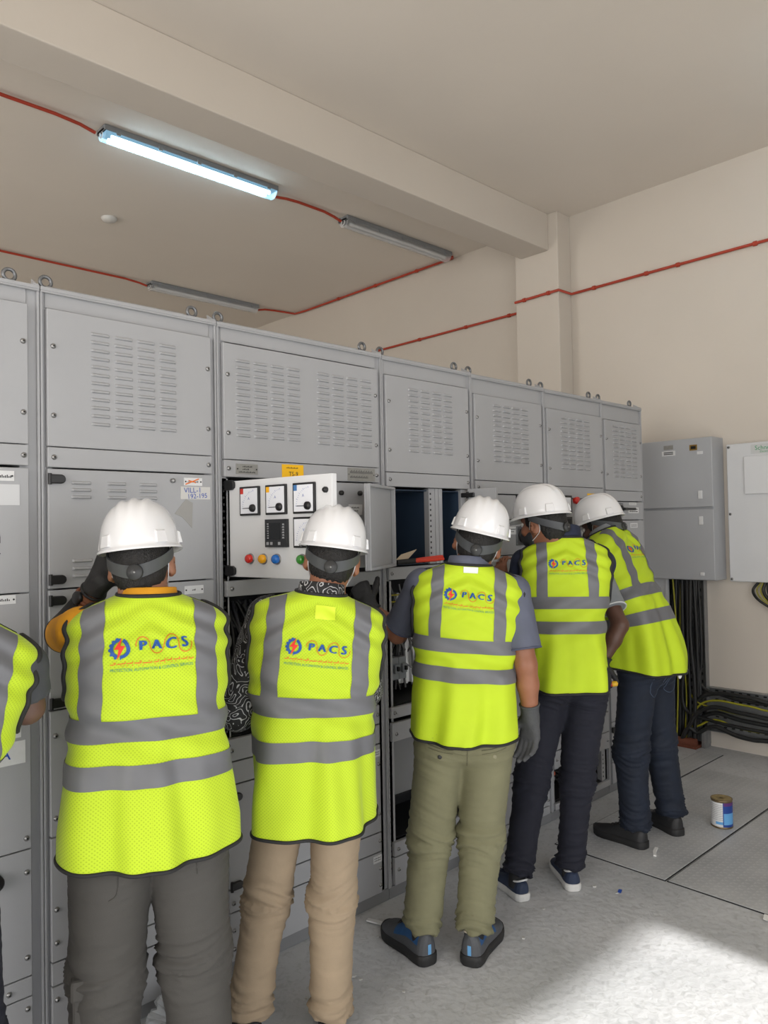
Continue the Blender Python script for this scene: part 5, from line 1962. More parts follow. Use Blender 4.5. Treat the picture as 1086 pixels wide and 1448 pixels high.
        b = MB(); b.lathe([(.003, .0143), (.003, .0156), (.0001, .0156)], kc, ax, 10); b.build('knob_pin', SCREW, kb)
        return h

    def collar(s, m, rtop=.066, rbot=.088, hgt=.046, dz=0.0, tilt=0.0, trim=None, parent=None, dy=0.0):
        """folded shirt collar round the neck"""
        n = 72
        A = np.linspace(.22, 2 * math.pi - .22, n) + math.pi          # opening at the front
        prof = [(rtop - .004, hgt * .30), (rtop - .002, hgt * .92), (rtop + .003, hgt), (rtop + .007, hgt * .95), ((rtop + rbot) / 2 + .004, hgt * .40), (rbot, .006), (rbot - .004, .003)]
        V = []
        R = s.bend_R(s.zn)
        c = s.bend([[0, -.006 + dy, s.zn - .016 + dz]])[0]
        Rt = R @ rot('X', tilt)
        for r, z in prof:
            for a in A:
                back = .5 + .5 * math.cos(a)
                V.append(c + Rt @ np.array((r * math.sin(a), -r * 1.02 * math.cos(a), z * (0.72 + .28 * back))))
        F = [(k * n + i, k * n + i + 1, (k + 1) * n + i + 1, (k + 1) * n + i) for k in range(len(prof) - 1) for i in range(n - 1)]
        b = MB(); b.add(V, F, 0, True)
        o = b.build('collar', m, parent or s.root)
        if trim:
            b = MB(); b.tube(np.array(V[5 * n:6 * n]) + 0, .0022, 6); b.build('collar_trim', trim, o)
        return o

    def shirt(s, m, arms, sleeve, r0=.070, r1=.062, name='shirt', hem_m=None, bump=.0035):
        """shirt body under the vest with sleeves; sleeve = fraction of the upper arm (or 'long')"""
        pts = [s.bend([[0, 0, s.zn]])[0], s.bend([[.25, 0, s.zn - .3]])[0], s.bend([[-.25, 0, s.zn - .3]])[0], s.bend([[0, 0, s.zh]])[0]]
        for A in arms:
            pts += [A['sh'], A['el'], A['wr']]
        pts = np.array(pts)
        v = Vol(pts.min(0) - .2, pts.max(0) + .2, .0065)
        for z in np.linspace(s.zh + .05, s.zn - .13, 10):
            a, b, yc = s.sec(z)
            v.ell(s.bend([[0, yc, z]])[0], (max(a - .034, .05), max(b - .026, .05), .075), s.bend_R(z), .015)
        v.cone(s.bend([[0, -.004, s.zn - .12]])[0], s.bend([[0, -.004, s.zn - .035]])[0], .085, .060, .03)
        for A in arms:
            fr = A.get('sleeve', sleeve)
            v.cone(s.bend([[A['sx'] * .09, .0, s.zn - .125]])[0], A['sh'], .062, r0, .03)
            if fr == 'long':
                v.cone(A['sh'], A['el'], r0, r1, .02)
                m_ = A['el'] * .55 + A['wr'] * .45
                v.cone(A['el'], m_, r1, r1 * .88, .02)
                v.cone(m_, A['wr'], r1 * .88, r1 * .62, .02, cut=(-9, .97))
            else:
                e = A['sh'] + (A['el'] - A['sh']) * fr
                v.cone(A['sh'], e, r0, r1, .02, cut=(-9, 1.0))
        V, Q = v.mesh()
        V = smooth_mesh(V, Q, 2, .4)
        N = normals(V, Q)
        d = bump * vnoise(V, s.seed + 20, 26) + .0025 * vnoise(V, s.seed + 21, 60)
        V = V + N * d[:, None]
        o = mesh_obj(name, V, Q, m, s.root)
        if hem_m is not None:
            for A in arms:
                fr = A.get('sleeve', sleeve)
                if fr == 'long':
                    continue
                e = A['sh'] + (A['el'] - A['sh']) * fr
                dr = unit(A['el'] - A['sh'])
                b = MB(); b.torus(e - dr * .003, dr, r1 - .0005, .0035, 40, 8); b.build('sleeve_hem', hem_m, o)
        return o

    def trousers(s, m, legs, rt=.094, rk=.074, ra=.062, waist_z=None, seat=.0, bunch=.006, knee=.005, name='trousers', hem=.02, belly=.12, pocket=None, wa=.155):
        zt = waist_z or (s.zh + .10)
        pts = [np.array([-.25, -.22, 0]), np.array([.25, .22, zt + .05])]
        for L in legs:
            pts += [L['hip'], L['kn'], L['an']]
        pts = np.array(pts)
        v = Vol(pts.min(0) - .10, pts.max(0) + .10, .0068)
        hipc = (legs[0]['hip'] + legs[1]['hip']) / 2
        for z, w in ((zt - .03, wa - .012), (zt - .09, wa), (hipc[2] + .01, wa + .004)):
            v.ell((hipc[0], hipc[1] - .004, z), (w, belly, .075), None, .03)
        for L in legs:
            side = np.sign(L['hip'][0] - hipc[0])
            v.ell(hipc + np.array([side * .070, -.058 - seat, -.020]), (.078, .072, .088), None, .03)
            v.cone(L['hip'] + np.array([0, -.008, 0]), L['kn'], rt, rk, .028)
            e = L['an'] + (L['kn'] - L['an']) * 0.0
            v.cone(L['kn'], e, rk, ra, .03, cut=(-9, 1.0 - hem))
        # keep the waist flat
        q = v.sub((pts.min(0) - .1), (pts.max(0) + .1), 0)
        sl, X, Y, Z = q
        v.F[sl] = np.maximum(v.F[sl], (Z - zt) + 0 * X + 0 * Y)
        V, Q = v.mesh()
        V = smooth_mesh(V, Q, 3, .45)
        N = normals(V, Q)
        D = np.zeros(len(V))
        best = np.full(len(V), 9.0)
        for li, L in enumerate(legs):
            for ki, (a, b_) in enumerate(((L['hip'], L['kn']), (L['kn'], L['an']))):
                ba = b_ - a; LL = np.linalg.norm(ba)
                t = np.clip(((V - a) @ ba) / LL ** 2, 0, 1)
                C = a + t[:, None] * ba
                r = np.linalg.norm(V - C, axis=1)
                ax = V - C
                th = np.arctan2(ax[:, 0], -ax[:, 1])
                g = np.random.RandomState(s.seed * 10 + li * 2 + ki)
                # creases: anisotropic ridged noise, tight along the leg and long round it
                warp = .030 * vnoise(V, s.seed + 3 + li, 9)
                sl_ = t * LL + warp + .030 * np.sin(th + g.uniform(0, 6.28)) + .012 * np.sin(2 * th + g.uniform(0, 6.28))
                q_ = np.stack([np.cos(th) * .9, np.sin(th) * .9, sl_ * 120], 1)
                ridge = 1 - 2.2 * np.abs(vnoise(q_, s.seed + 40 + li * 3 + ki, 1.0)) ** .7
                q2 = np.stack([np.cos(th) * 1.4, np.sin(th) * 1.4, sl_ * 230], 1)
                ridge = .7 * ridge + .3 * (1 - 2.2 * np.abs(vnoise(q2, s.seed + 60 + li * 3 + ki, 1.0)) ** .7)
                if ki == 0:
                    amp = knee * np.exp(-((t - 1) / .20) ** 2) + knee * .9 * np.exp(-((t - .12) / .14) ** 2) * (.4 + .6 * np.cos(th) ** 2) + .0016
                else:
                    amp = knee * np.exp(-(t / .22) ** 2) + bunch * np.exp(-((t - 1) / .26) ** 2) + .0018
                d = amp * ridge * 1.5
                nb_ = r < best
                D = np.where(nb_, d, D); best = np.where(nb_, r, best)
        D = D + .0030 * vnoise(V, s.seed + 31, 16) + .0014 * vnoise(V, s.seed + 33, 45)
        V = V + N * D[:, None]
        o = mesh_obj(name, V, Q, m, s.root)
        s.tr_bvh = (V, Q)
        return o

    def on_back(s, pts, off=.0015):
        """project (x,z) points on the back of the trousers"""
        from mathutils.bvhtree import BVHTree
        V, Q = s.tr_bvh
        if not hasattr(s, '_bvh'):
            s._bvh = BVHTree.FromPolygons(V.tolist(), Q.tolist())
        out = []
        for x, z in pts:
            h = s._bvh.ray_cast(Vector((x, -1.0, z)), Vector((0, 1, 0)))
            out.append(np.array(h[0]) + np.array((0, -off, 0)) if h[0] is not None else np.array((x, -.1, z)))
        return np.array(out)

    def seam(s, parent, pts, m, r=.0016, name='seam'):
        P = s.on_back([tuple(p) for p in curve_pts([(a, 0, c) for a, c in pts], 20)[:, [0, 2]]], .0003)
        b = MB(); b.tube(P, r, 6)
        return b.build(name, m, parent)

    def socks(s, legs, m):
        for L in legs:
            up_ = unit(L['kn'] - L['an'])
            b = MB(); b.tube(np.array([L['an'] - up_ * .045, L['an'] - up_ * .01, L['an'] + up_ * .05, L['an'] + up_ * .12]), [.033, .036, .038, .042], 20)
            b.build('sock', m, s.root)

    def glove(s, A, m, curl=None, cuff=.035, extra=.0026, cuff_m=None, per=None):
        fr = s.frame_hand(A['wr'], A['al'], A['th'], A['sx'] > 0)
        W = fr[0]
        v = Vol(W - .26, W + .26, .0036)
        s.hand(v, fr, curl or A.get('curl', (25, 30, 25)), extra, A.get('spread', 1), A.get('tout', 1.0), A.get('hs', 1.0), per or A.get('per'))
        el = unit(A['el'] - A['wr'])
        v.cone(W + unit(A['al']) * .01, W + el * cuff, .031, .036, .012, cut=(-9, 1.0))
        V, Q = v.mesh()
        V = smooth_mesh(V, Q, 1, .4)
        N = normals(V, Q)
        V = V + N * (.0009 * vnoise(V, 5, 150))[:, None]
        o = mesh_obj('work_glove', V, Q, m, s.root)
        b = MB(); b.torus(W + el * cuff, el, .0345, .0042, 30, 8); b.build('cuff', cuff_m or m, o)
        return o

    def shoe(s, heel, toe, m_up, m_sole, m_panel=None, m_tab=None, m_line=None, m_lace=None, w=1.0, hgt=1.0, sole_h=.028, L=None):
        heel, toe = np.array(heel, float), np.array(toe, float)
        heel[2] = toe[2] = 0
        d = unit(toe - heel); sd = np.array([d[1], -d[0], 0])
        L = L or np.linalg.norm(toe - heel)
        t = np.concatenate([np.linspace(0, .06, 7), np.linspace(.10, .88, 22), np.linspace(.91, 1.0, 9)])
        wk = np.array([(0, .010), (.015, .022), (.06, .032), (.15, .0355), (.35, .0345), (.55, .0415), (.72, .0475), (.85, .044), (.93, .033), (.98, .017), (1, .006)])
        hk = np.array([(0, .074), (.04, .082), (.12, .084), (.22, .090), (.36, .088), (.5, .072), (.65, .056), (.8, .047), (.92, .040), (.98, .028), (1.0, .016)])
        W_ = np.interp(t, wk[:, 0], wk[:, 1]) * w
        H_ = np.interp(t, hk[:, 0], hk[:, 1]) * hgt
        nS = 20
        aa = np.linspace(0, math.pi, nS)
        V = []
        for ti, wi, hi in zip(t, W_, H_):
            for a in aa:
                c, si = math.cos(a), math.sin(a)
                x = wi * np.sign(c) * abs(c) ** .75
                z = sole_h - .006 + (hi - sole_h + .006) * si ** .72
                x *= 1 - .10 * max(0, (z - .045) / .05) * (ti < .5)
                V.append(heel + d * (ti * L) + sd * x + np.array([0, 0, z]))
        n = len(t)
        F = [(i * nS + k, (i + 1) * nS + k, (i + 1) * nS + k + 1, i * nS + k + 1) for i in range(n - 1) for k in range(nS - 1)]
        mi = []
        for i in range(n - 1):
            for k in range(nS - 1):
                panel_ = m_panel is not None and .085 < t[i] < .56 and 1 < k < nS - 3 and not (t[i] > .36 and 7 < k < 11)
                mi.append(1 if panel_ else 0)
        b = MB(); b.add(V, F, 0, True); b.m = mi
        b.add([V[i] for i in range(nS)], [tuple(range(nS))]); b.add([V[(n - 1) * nS + i] for i in range(nS)], [tuple(range(nS))[::-1]])
        o = b.build('shoe', [m_up, m_panel or m_up], s.root)
        # sole
        V = []
        zs = [(0.0, .94), (.004, 1.0), (sole_h * .55, 1.03), (sole_h, 1.0), (sole_h + .001, .9)]
        lift = np.interp(t, [0, .8, 1.0], [0.002, 0.0, .014])
        for z, g in zs:
            for sgn, rng in ((1, range(n)), (-1, range(n - 1, -1, -1))):
                for i in rng:
                    V.append(heel + d * (t[i] * L * (1 + .02 * g) - .004 * g) + sd * sgn * (W_[i] * g + .003 * g) + np.array([0, 0, z + lift[i] * (1 - z / sole_h * .5)]))
        m2 = 2 * n
        F = [(k * m2 + i, k * m2 + (i + 1) % m2, (k + 1) * m2 + (i + 1) % m2, (k + 1) * m2 + i) for k in range(len(zs) - 1) for i in range(m2)]
        b = MB(); b.add(V, F, 0, True); b.add(V[:m2], [tuple(range(m2))[::-1]]); b.add(V[-m2:], [tuple(range(m2))])
        b.build('sole', m_sole, o)
        if m_tab:
            b = MB()
            b.prism([(-.008, .040), (.008, .040), (.008, .078), (-.008, .078)], heel - d * .001, sd, (0, 0, 1), d, .012); b.build('heel_tab', m_tab, o, bevel=.002)
        if m_line:
            P = [heel + d * (L * (.16 + .15 * math.cos(a))) + sd * .030 * math.sin(a) + np.array([0, 0, .083 * hgt + .006 * math.cos(a * 2)]) for a in np.linspace(0, 2 * math.pi, 40, endpoint=False)]
            b = MB(); b.tube(P, .0042, 8, closed=True); b.build('collar_lining', m_line, o)
        if m_lace:
            b = MB()
            for k in range(4):
                f = .42 + k * .07
                z = np.interp(f, hk[:, 0], hk[:, 1]) * hgt + .001
                b.tube(curve_pts([heel + d * f * L + sd * -.020 + np.array([0, 0, z - .004]), heel + d * (f + .02) * L + np.array([0, 0, z + .002]), heel + d * (f + .01) * L + sd * .020 + np.array([0, 0, z - .004])], 8), .0026, 6)
            b.tube(curve_pts([heel + d * .40 * L + np.array([0, 0, .088 * hgt]), heel + d * .42 * L + sd * .03 + np.array([0, 0, .097 * hgt]), heel + d * .46 * L + sd * .035 + np.array([0, 0, .075 * hgt])], 10), .0026, 6)
            b.build('laces', m_lace, o)
        return o


def arm(W, sx, sh, el, wr, al, th, **k):
    """joints given in world coordinates -> the worker's own frame; directions in world too"""
    f = lambda v: W.Rz.T @ np.asarray(v, float)
    shl = W.bend([sh])[0]
    A = dict(sx=sx, sh=shl, el=W.loc(el), wr=W.loc(wr), al=f(al), th=f(th))
    A.update(k)
    return A


def leg(W, hip, kn, heel, toe, an=None):
    heel, toe = np.asarray(heel, float), np.asarray(toe, float)
    d = unit(np.array([toe[0] - heel[0], toe[1] - heel[1], 0]))
    an = np.array([heel[0], heel[1], 0]) + d * .055 + np.array([0, 0, .085]) if an is None else np.asarray(an, float)
    return dict(hip=np.asarray(hip, float), kn=W.loc(kn) if kn is not None else None, an=W.loc(an), toe=W.loc(np.array([toe[0], toe[1], .02])), heel=W.loc(heel))

# ------------------------------------------------------------------ the workers
def skin_mat(name, c):
    return mat('skin_' + name, srgb(*c), .5, 0, .06, 22, .06, 140)


def place(px, depth):
    r = (px - 543) / FOCAL * depth
    c, s_ = math.cos(YAW), math.sin(YAW)
    return c * depth + s_ * r, s_ * depth - c * r


def head_at(W, px, py, depth):
    return W.loc(at(px, py, depth))


def auto_leg(W, hip, heel, toe, kf=.025, an=None, ks=0.0):
    L = leg(W, hip, None, heel, toe, an)
    L['kn'] = L['hip'] * .46 + L['an'] * .54 + np.array([ks, kf, 0])
    return L


def foot_local(W, x, y, ang, Ln=.28):
    """heel and toe in world coordinates from local heel position and toe-out angle"""
    h = W.base + W.Rz @ np.array([x, y, 0])
    d = W.Rz @ np.array([math.sin(math.radians(ang)), math.cos(math.radians(ang)), 0])
    return h, h + d * Ln


def az_rot(W, az):
    return rot('Z', az - W.face)


UP, RT, FW = CAM_U, CAM_R, CAM_F
OLIVE = mat('olive_cotton', srgb(112, 110, 84), .85, 0, .07, 14, .10, 300)
KHAKI = mat('khaki_cotton', srgb(146, 129, 107), .85, 0, .06, 14, .10, 300)
GREYTR = mat('charcoal_cotton', srgb(68, 66, 63), .8, 0, .05, 14, .08, 300)
NAVYTR = mat('navy_jogger', srgb(17, 19, 33), .85, 0, .08, 14, .10, 300)
ORANGE = mat('orange_polo', srgb(206, 142, 14), .8, 0, .05, 18, .10, 300)
BLACKC = mat('black_cloth', srgb(30, 30, 32), .8, 0, .08, 30, .1, 200)
SLATE = mat('slate_polo', srgb(88, 92, 108), .8, 0, .06, 18, .10, 300)
SLATEH = mat('slate_hem', srgb(72, 76, 96), .8)
NAVYC = mat('navy_polo', srgb(28, 36, 58), .8, 0, .06, 18, .10, 300)
GREYC = mat('grey_polo', srgb(128, 132, 136), .8, 0, .05, 18, .10, 300)
DGREYC = mat('dark_grey_tshirt', srgb(62, 64, 68), .8, 0, .06, 18, .10, 300)
TRIM = mat('pale_trim', srgb(205, 207, 208), .7)
SEAMM = mat('dark_seam', srgb(64, 62, 58), .8)
SHGREY = mat('shoe_grey', srgb(72, 74, 78), .6, 0, .08, 60, .1, 250)
SHBLUE = mat('shoe_blue', srgb(26, 74, 122), .6, 0, .08, 60, .15, 300)
SHTAB = mat('shoe_tab_blue', srgb(96, 150, 196), .5)
SHNAVY = mat('shoe_navy', srgb(34, 46, 70), .65, 0, .1, 60, .15, 300)
SHBLACK = mat('shoe_black', srgb(36, 36, 38), .55, 0, .1, 50, .1, 200)
BEIGE = mat('lining_beige', srgb(190, 182, 166), .7)

# ---- worker out of frame at the left edge
x, y = place(-122, 1.71)
W = Worker('person in hi-vis vest, mostly out of frame at the left edge, elbow bent', x, y, 73, side=12)
W.seed = 2
W.set_profile(.90, 1.44, .150, .168, .205)
sk = skin_mat('deep_brown', (92, 66, 54))
arms = [arm(W, 1, (.168, .012, 1.335), at(38, 1000, 1.84), at(-15, 975, 2.0), FW * .6 - RT * .6 + UP * .4, UP), arm(W, -1, (-.168, .012, 1.335), W.base + W.Rz @ np.array([-.26, .10, 1.08]), W.base + W.Rz @ np.array([-.20, .22, 1.18]), (.3, .3, .9), (0, 0, 1))]
h1, t1 = foot_local(W, -.10, -.06, -12); h2, t2 = foot_local(W, .10, -.06, 12)
legs = [auto_leg(W, (-.085, 0, .85), h1, t1), auto_leg(W, (.085, 0, .85), h2, t2)]
W.make_body(sk, arms, legs, np.array([0, .05, 1.545]), np.eye(3))
W.eyes(); W.make_hair(); W.make_mask(); W.helmet()
W.shirt(DGREYC, arms, .72, r0=.060, r1=.060); W.collar(DGREYC)
W.vest(True, 1.085, .98, .055, .128, .056)
W.socks(legs, BLACKC)
W.trousers(NAVYTR, legs, rt=.080, wa=.130, belly=.10)
for h_, t_ in ((h1, t1), (h2, t2)):
    W.shoe(W.loc(h_), W.loc(t_), SHBLACK, SOLEB)

# ---- worker in orange sleeves, nearest whole figure at the left
x, y = place(206, 2.10)
W = Worker('person in yellow vest with orange polo sleeves and grey trousers, black glove raised to face', x, y, 66, side=1.0)
W.seed = 1
W.set_profile(.765, 1.435, .224, .205, .207, dep=.128)
sk = skin_mat('brown', (150, 104, 80))
hR = az_rot(W, 55) @ rot('Y', -5) @ rot('X', -6)
hc = head_at(W, 200, 795, 2.13)
arms = [arm(W, -1, (-.172, .012, 1.340), at(92, 896, 2.25), at(139, 826, 2.16), UP * .85 + RT * .35 + FW * .25, RT, curl=(35, 45, 40)),
        arm(W, 1, (.152, .025, 1.330), at(294, 980, 2.16), at(280, 985, 2.34), FW * .8 - RT * .4 + UP * .3, UP)]
h1, t1 = foot_local(W, -.115, -.06, -12); h2, t2 = foot_local(W, .125, -.06, 10)
legs = [auto_leg(W, (-.095, 0, .82), h1, t1), auto_leg(W, (.100, 0, .82), h2, t2)]
W.make_body(sk, arms, legs, hc, hR)
W.eyes(); W.make_hair(low=-.090); W.make_mask(); W.helmet(pitch=2)
W.shirt(ORANGE, arms, .95, r0=.060, r1=.058)
v = Vol(np.minimum(arms[0]['el'], arms[0]['wr']) - .2, np.maximum(arms[0]['el'], arms[0]['wr']) + .2, .005)
A = arms[0]
v.cone(A['sh'] * .3 + A['el'] * .7, A['el'], .056, .052, .02); v.cone(A['el'], A['wr'], .052, .034, .02, cut=(-9, .66))
V, Q = v.mesh(); V = smooth_mesh(V, Q, 2, .4); V = V + normals(V, Q) * (.002 * vnoise(V, 4, 70))[:, None]
mesh_obj('under_sleeve', V, Q, BLACKC, W.root)
W.collar(ORANGE, rtop=.066, rbot=.078, hgt=.036, dz=.002)
W.glove(arms[0], GLOVE, cuff=.03); W.glove(arms[1], GLOVE, cuff=.03)
el = unit(A['el'] - A['wr'])
b = MB(); b.torus(A['wr'] + el * .058, el, .036, .006, 30, 8); wb = b.build('watch_strap', mat('watch_strap_brown', srgb(120, 70, 44), .6), W.root)
d_ = unit(W.Rz.T @ (-FW * .8 + UP * .5)); d_ = unit(d_ - el * (d_ @ el))
b = MB(); b.lathe([(.019, -.004), (.020, .004), (.017, .008), (.0001, .008)], A['wr'] + el * .058 + d_ * .036, d_, 22); b.build('watch_face', BLACK, wb)
vo = W.vest(True, 1.095, .985, .056, .146, .056, arm_r=(.068, .122), arm_z=1.285, logo=(.004, 1.280, .216, .035))
W.socks(legs, BLACKC)
W.trousers(GREYTR, legs, rt=.108, rk=.094, ra=.080, waist_z=.93, wa=.186, belly=.125, bunch=.008, knee=.0075, seat=.004)
tro = bpy.data.objects[[o.name for o in W.root.children if o.name.startswith('trousers')][0]]
W.seam(tro, [(.0, .80), (.001, .72), (.0, .665)], SEAMM)
W.seam(tro, [(-.085, .80), (-.082, .73), (-.086, .68), (-.105, .665)], SEAMM)
W.seam(tro, [(.105, .80), (.112, .745), (.116, .70)], SEAMM)
W.seam(tro, [(.100, .78), (.135, .772), (.165, .79)], SEAMM)
P_ = W.on_back([(-.185, .53)], 0)[0]
b = MB(); b.box(-.196, -.160, -.055, .065, .30, .42); b.box(-.200, -.160, -.060, .070, .40, .455)
b.build('cargo_pocket', GREYTR, tro, bevel=.008, bseg=2)
for h_, t_ in ((h1, t1), (h2, t2)):
    W.shoe(W.loc(h_), W.loc(t_), SHBLACK, SOLEB)

# ---- worker in the paisley shirt
x, y = place(437, 2.44)
W = Worker('person in yellow vest over black paisley shirt and khaki trousers, facing the open meter door', x, y, 53, side=7.0)
W.seed = 5
W.set_profile(.690, 1.405, .188, .196, .214, dep=.115, neck=.078)
sk = skin_mat('tan', (150, 100, 74))
hR = az_rot(W, 49) @ rot('Y', 8) @ rot('X', -8)
hc = head_at(W, 470, 790, 2.50)
arms = [arm(W, -1, (-.168, .012, 1.315), at(336, 1005, 2.46), at(362, 985, 2.70), FW * .8 + UP * .3, UP, sleeve='long'),
        arm(W, 1, (.155, .02, 1.310), at(515, 975, 2.62), at(495, 985, 2.78), FW * .8 - RT * .4, UP, sleeve='long')]
la, ra_ = on_plane(352, 1430, 2, .085), on_plane(466, 1432, 2, .085)
dl_ = np.array([math.cos(math.radians(75)), math.sin(math.radians(75)), 0]); dr_ = np.array([math.cos(math.radians(45)), math.sin(math.radians(45)), 0])
h1, t1 = la - dl_ * .055, la + dl_ * .215; h2, t2 = ra_ - dr_ * .055, ra_ + dr_ * .215
legs = [auto_leg(W, (-.085, 0, .82), h1, t1, an=la, kf=.05), auto_leg(W, (.075, 0, .82), h2, t2, an=ra_, kf=.02)]
W.make_body(sk, arms, legs, hc, hR)
W.eyes(); W.make_hair(low=-.098); W.make_mask(); W.helmet(pitch=4)
W.shirt(PAISLEY, arms, 'long', r0=.060, r1=.062, bump=.007)
W.collar(PAISLEY, rtop=.065, rbot=.076, hgt=.050, dz=.004)
W.vest(True, 1.062, .935, .058, .138, .052, arm_r=(.068, .122), arm_z=1.255, logo=(.002, 1.215, .204, -.045), patch=(.015, 1.352, .062, .040, PATCHY, 'woven_patch'))
W.socks(legs, BLACKC)
W.trousers(KHAKI, legs, rt=.088, rk=.070, ra=.064, waist_z=.90, wa=.160, bunch=.010, knee=.008, hem=-.02)
for h_, t_ in ((h1, t1), (h2, t2)):
    W.shoe(W.loc(h_), W.loc(t_), SHBLACK, SOLEB)

# ---- worker in olive trousers
x, y = place(652, 2.87)
W = Worker('person in yellow vest over slate polo shirt, olive trousers and blue grey boots', x, y, 43, side=4.0)
W.seed = 3
W.set_profile(.835, 1.465, .186, .186, .203, dep=.112, neck=.082)
sk = skin_mat('tan_warm', (138, 90, 66))
hR = az_rot(W, 39) @ rot('Y', 14) @ rot('X', -6)
hc = head_at(W, 676, 767, 2.90)
arms = [arm(W, -1, (-.168, .012, 1.375), at(562, 896, 3.06), at(520, 857, 3.08), UP * .75 - RT * .35 + FW * .3, RT * .8 + UP * .5, per=[(70, 60, 40), (75, 60, 40), (75, 60, 40), (70, 60, 40)], tout=.75),
        arm(W, 1, (.172, .008, 1.370), at(744, 940, 2.80), at(750, 1012, 2.84), -UP * .95 + FW * .12, FW * .6 - RT * .7, curl=(22, 28, 22))]
h1, t1 = on_plane(608, 1366, 2, 0), on_plane(543, 1312, 2, 0); h2, t2 = on_plane(664, 1368, 2, 0), on_plane(704, 1305, 2, 0)
d1, d2 = unit(t1 - h1), unit(t2 - h2)
t1, t2 = h1 + d1 * .295, h2 + d2 * .295
legs = [auto_leg(W, (-.088, 0, .87), h1, t1, kf=.02), auto_leg(W, (.088, 0, .87), h2, t2, kf=.02)]
W.make_body(sk, arms, legs, hc, hR)
W.eyes(); W.make_hair(low=-.092); W.make_mask(); W.helmet(pitch=4)
W.shirt(SLATE, arms, .80, r0=.062, r1=.066, hem_m=SLATEH); W.collar(SLATE, rtop=.067, rbot=.081, hgt=.044, dz=.006)
W.glove(arms[0], GLOVE, cuff=.035); W.glove(arms[1], GLOVEG, cuff=.045)
W.vest(False, 1.172, 1.070, .050, .118, .044, arm_r=(.068, .128), arm_z=1.315, logo=(.002, 1.328, .186, -.055), patch=(.004, 1.447, .052, .020, WHITEP, 'white_tag'), skew=-.008)
W.socks(legs, BLACKC)
W.trousers(OLIVE, legs, rt=.098, rk=.079, ra=.066, waist_z=.895, wa=.172, belly=.112, bunch=.011, knee=.008, hem=.09)
tro = bpy.data.objects[[o.name for o in W.root.children if o.name.startswith('trousers')][-1]]
W.seam(tro, [(.0, .88), (.0, .80), (.0, .735)], mat('olive_seam', srgb(86, 84, 62), .8))
for sx in (-1, 1):
    W.seam(tro, [(sx * .050, .806), (sx * .095, .812), (sx * .140, .822)], mat('olive_seam', (0, 0, 0)), .0022)
    W.seam(tro, [(sx * .052, .79), (sx * .095, .797), (sx * .140, .808)], mat('olive_seam', (0, 0, 0)), .0014)
    c = W.on_back([(sx * .098, .778)], 0)[0]
    b = MB(); b.lathe([(.008, -.002), (.008, .002), (.005, .0032), (.0001, .0028)], c, (0, -1, 0), 16); b.build('button', BLACK if sx < 0 else mat('olive_button', srgb(130, 126, 100), .5), tro)
for h_, t_ in ((h1, t1), (h2, t2)):
    W.shoe(W.loc(h_), W.loc(t_), SHGREY, SOLEB, SHBLUE, SHTAB, BEIGE, BLACK, w=1.18, hgt=1.42, sole_h=.038)

# ---- worker in navy, head turned to the cabinet
x, y = place(797, 3.36)
W = Worker('person in yellow vest over navy polo and navy trousers, head turned left towards the cabinets', x, y, 40, lean=6)
W.seed = 4
W.set_profile(.905, 1.545, .172, .170, .195, dep=.112, neck=.080)
sk = skin_mat('brown_mid', (138, 92, 70))
hR = az_rot(W, 90) @ rot('X', -9)
hc = head_at(W, 768, 741, 3.40)
arms = [arm(W, -1, (-.165, .03, 1.440), at(722, 866, 3.50), at(712, 826, 3.60), UP * .9 - RT * .15 + FW * .1, RT * .6 - FW * .6, curl=(40, 50, 40)),
        arm(W, 1, (.160, .02, 1.435), at(828, 900, 3.52), at(812, 900, 3.66), FW * .6 - RT * .5, UP)]
h1, t1 = on_plane(742, 1275, 2, 0), on_plane(703, 1243, 2, 0); h2, t2 = on_plane(812, 1261, 2, 0), on_plane(782, 1212, 2, 0)
d1, d2 = unit(t1 - h1), unit(t2 - h2)
t1, t2 = h1 + d1 * .285, h2 + d2 * .285
legs = [auto_leg(W, (-.082, 0, .93), h1, t1, kf=.03), auto_leg(W, (.082, 0, .93), h2, t2, kf=.02)]
W.make_body(sk, arms, legs, hc, hR)
W.eyes(); W.make_hair(low=-.08); W.make_mask(MASKD); W.helmet(pitch=2)
W.shirt(NAVYC, arms, .85, r0=.062, r1=.062); W.collar(NAVYC, rtop=.068, rbot=.080, hgt=.062, dz=.012)
W.glove(arms[1], GLOVE)
W.vest(False, 1.262, 1.160, .050, .108, .044, arm_r=(.068, .128), arm_z=1.395, logo=(.004, 1.405, .168, .0))
W.socks(legs, BLACKC)
W.trousers(NAVYTR, legs, rt=.098, rk=.072, ra=.056, waist_z=1.02, wa=.162, belly=.118, bunch=.012, knee=.006, hem=.03)
for h_, t_ in ((h1, t1), (h2, t2)):
    W.shoe(W.loc(h_), W.loc(t_), SHNAVY, SOLEW, None, None, TRIM, SHNAVY, sole_h=.030)

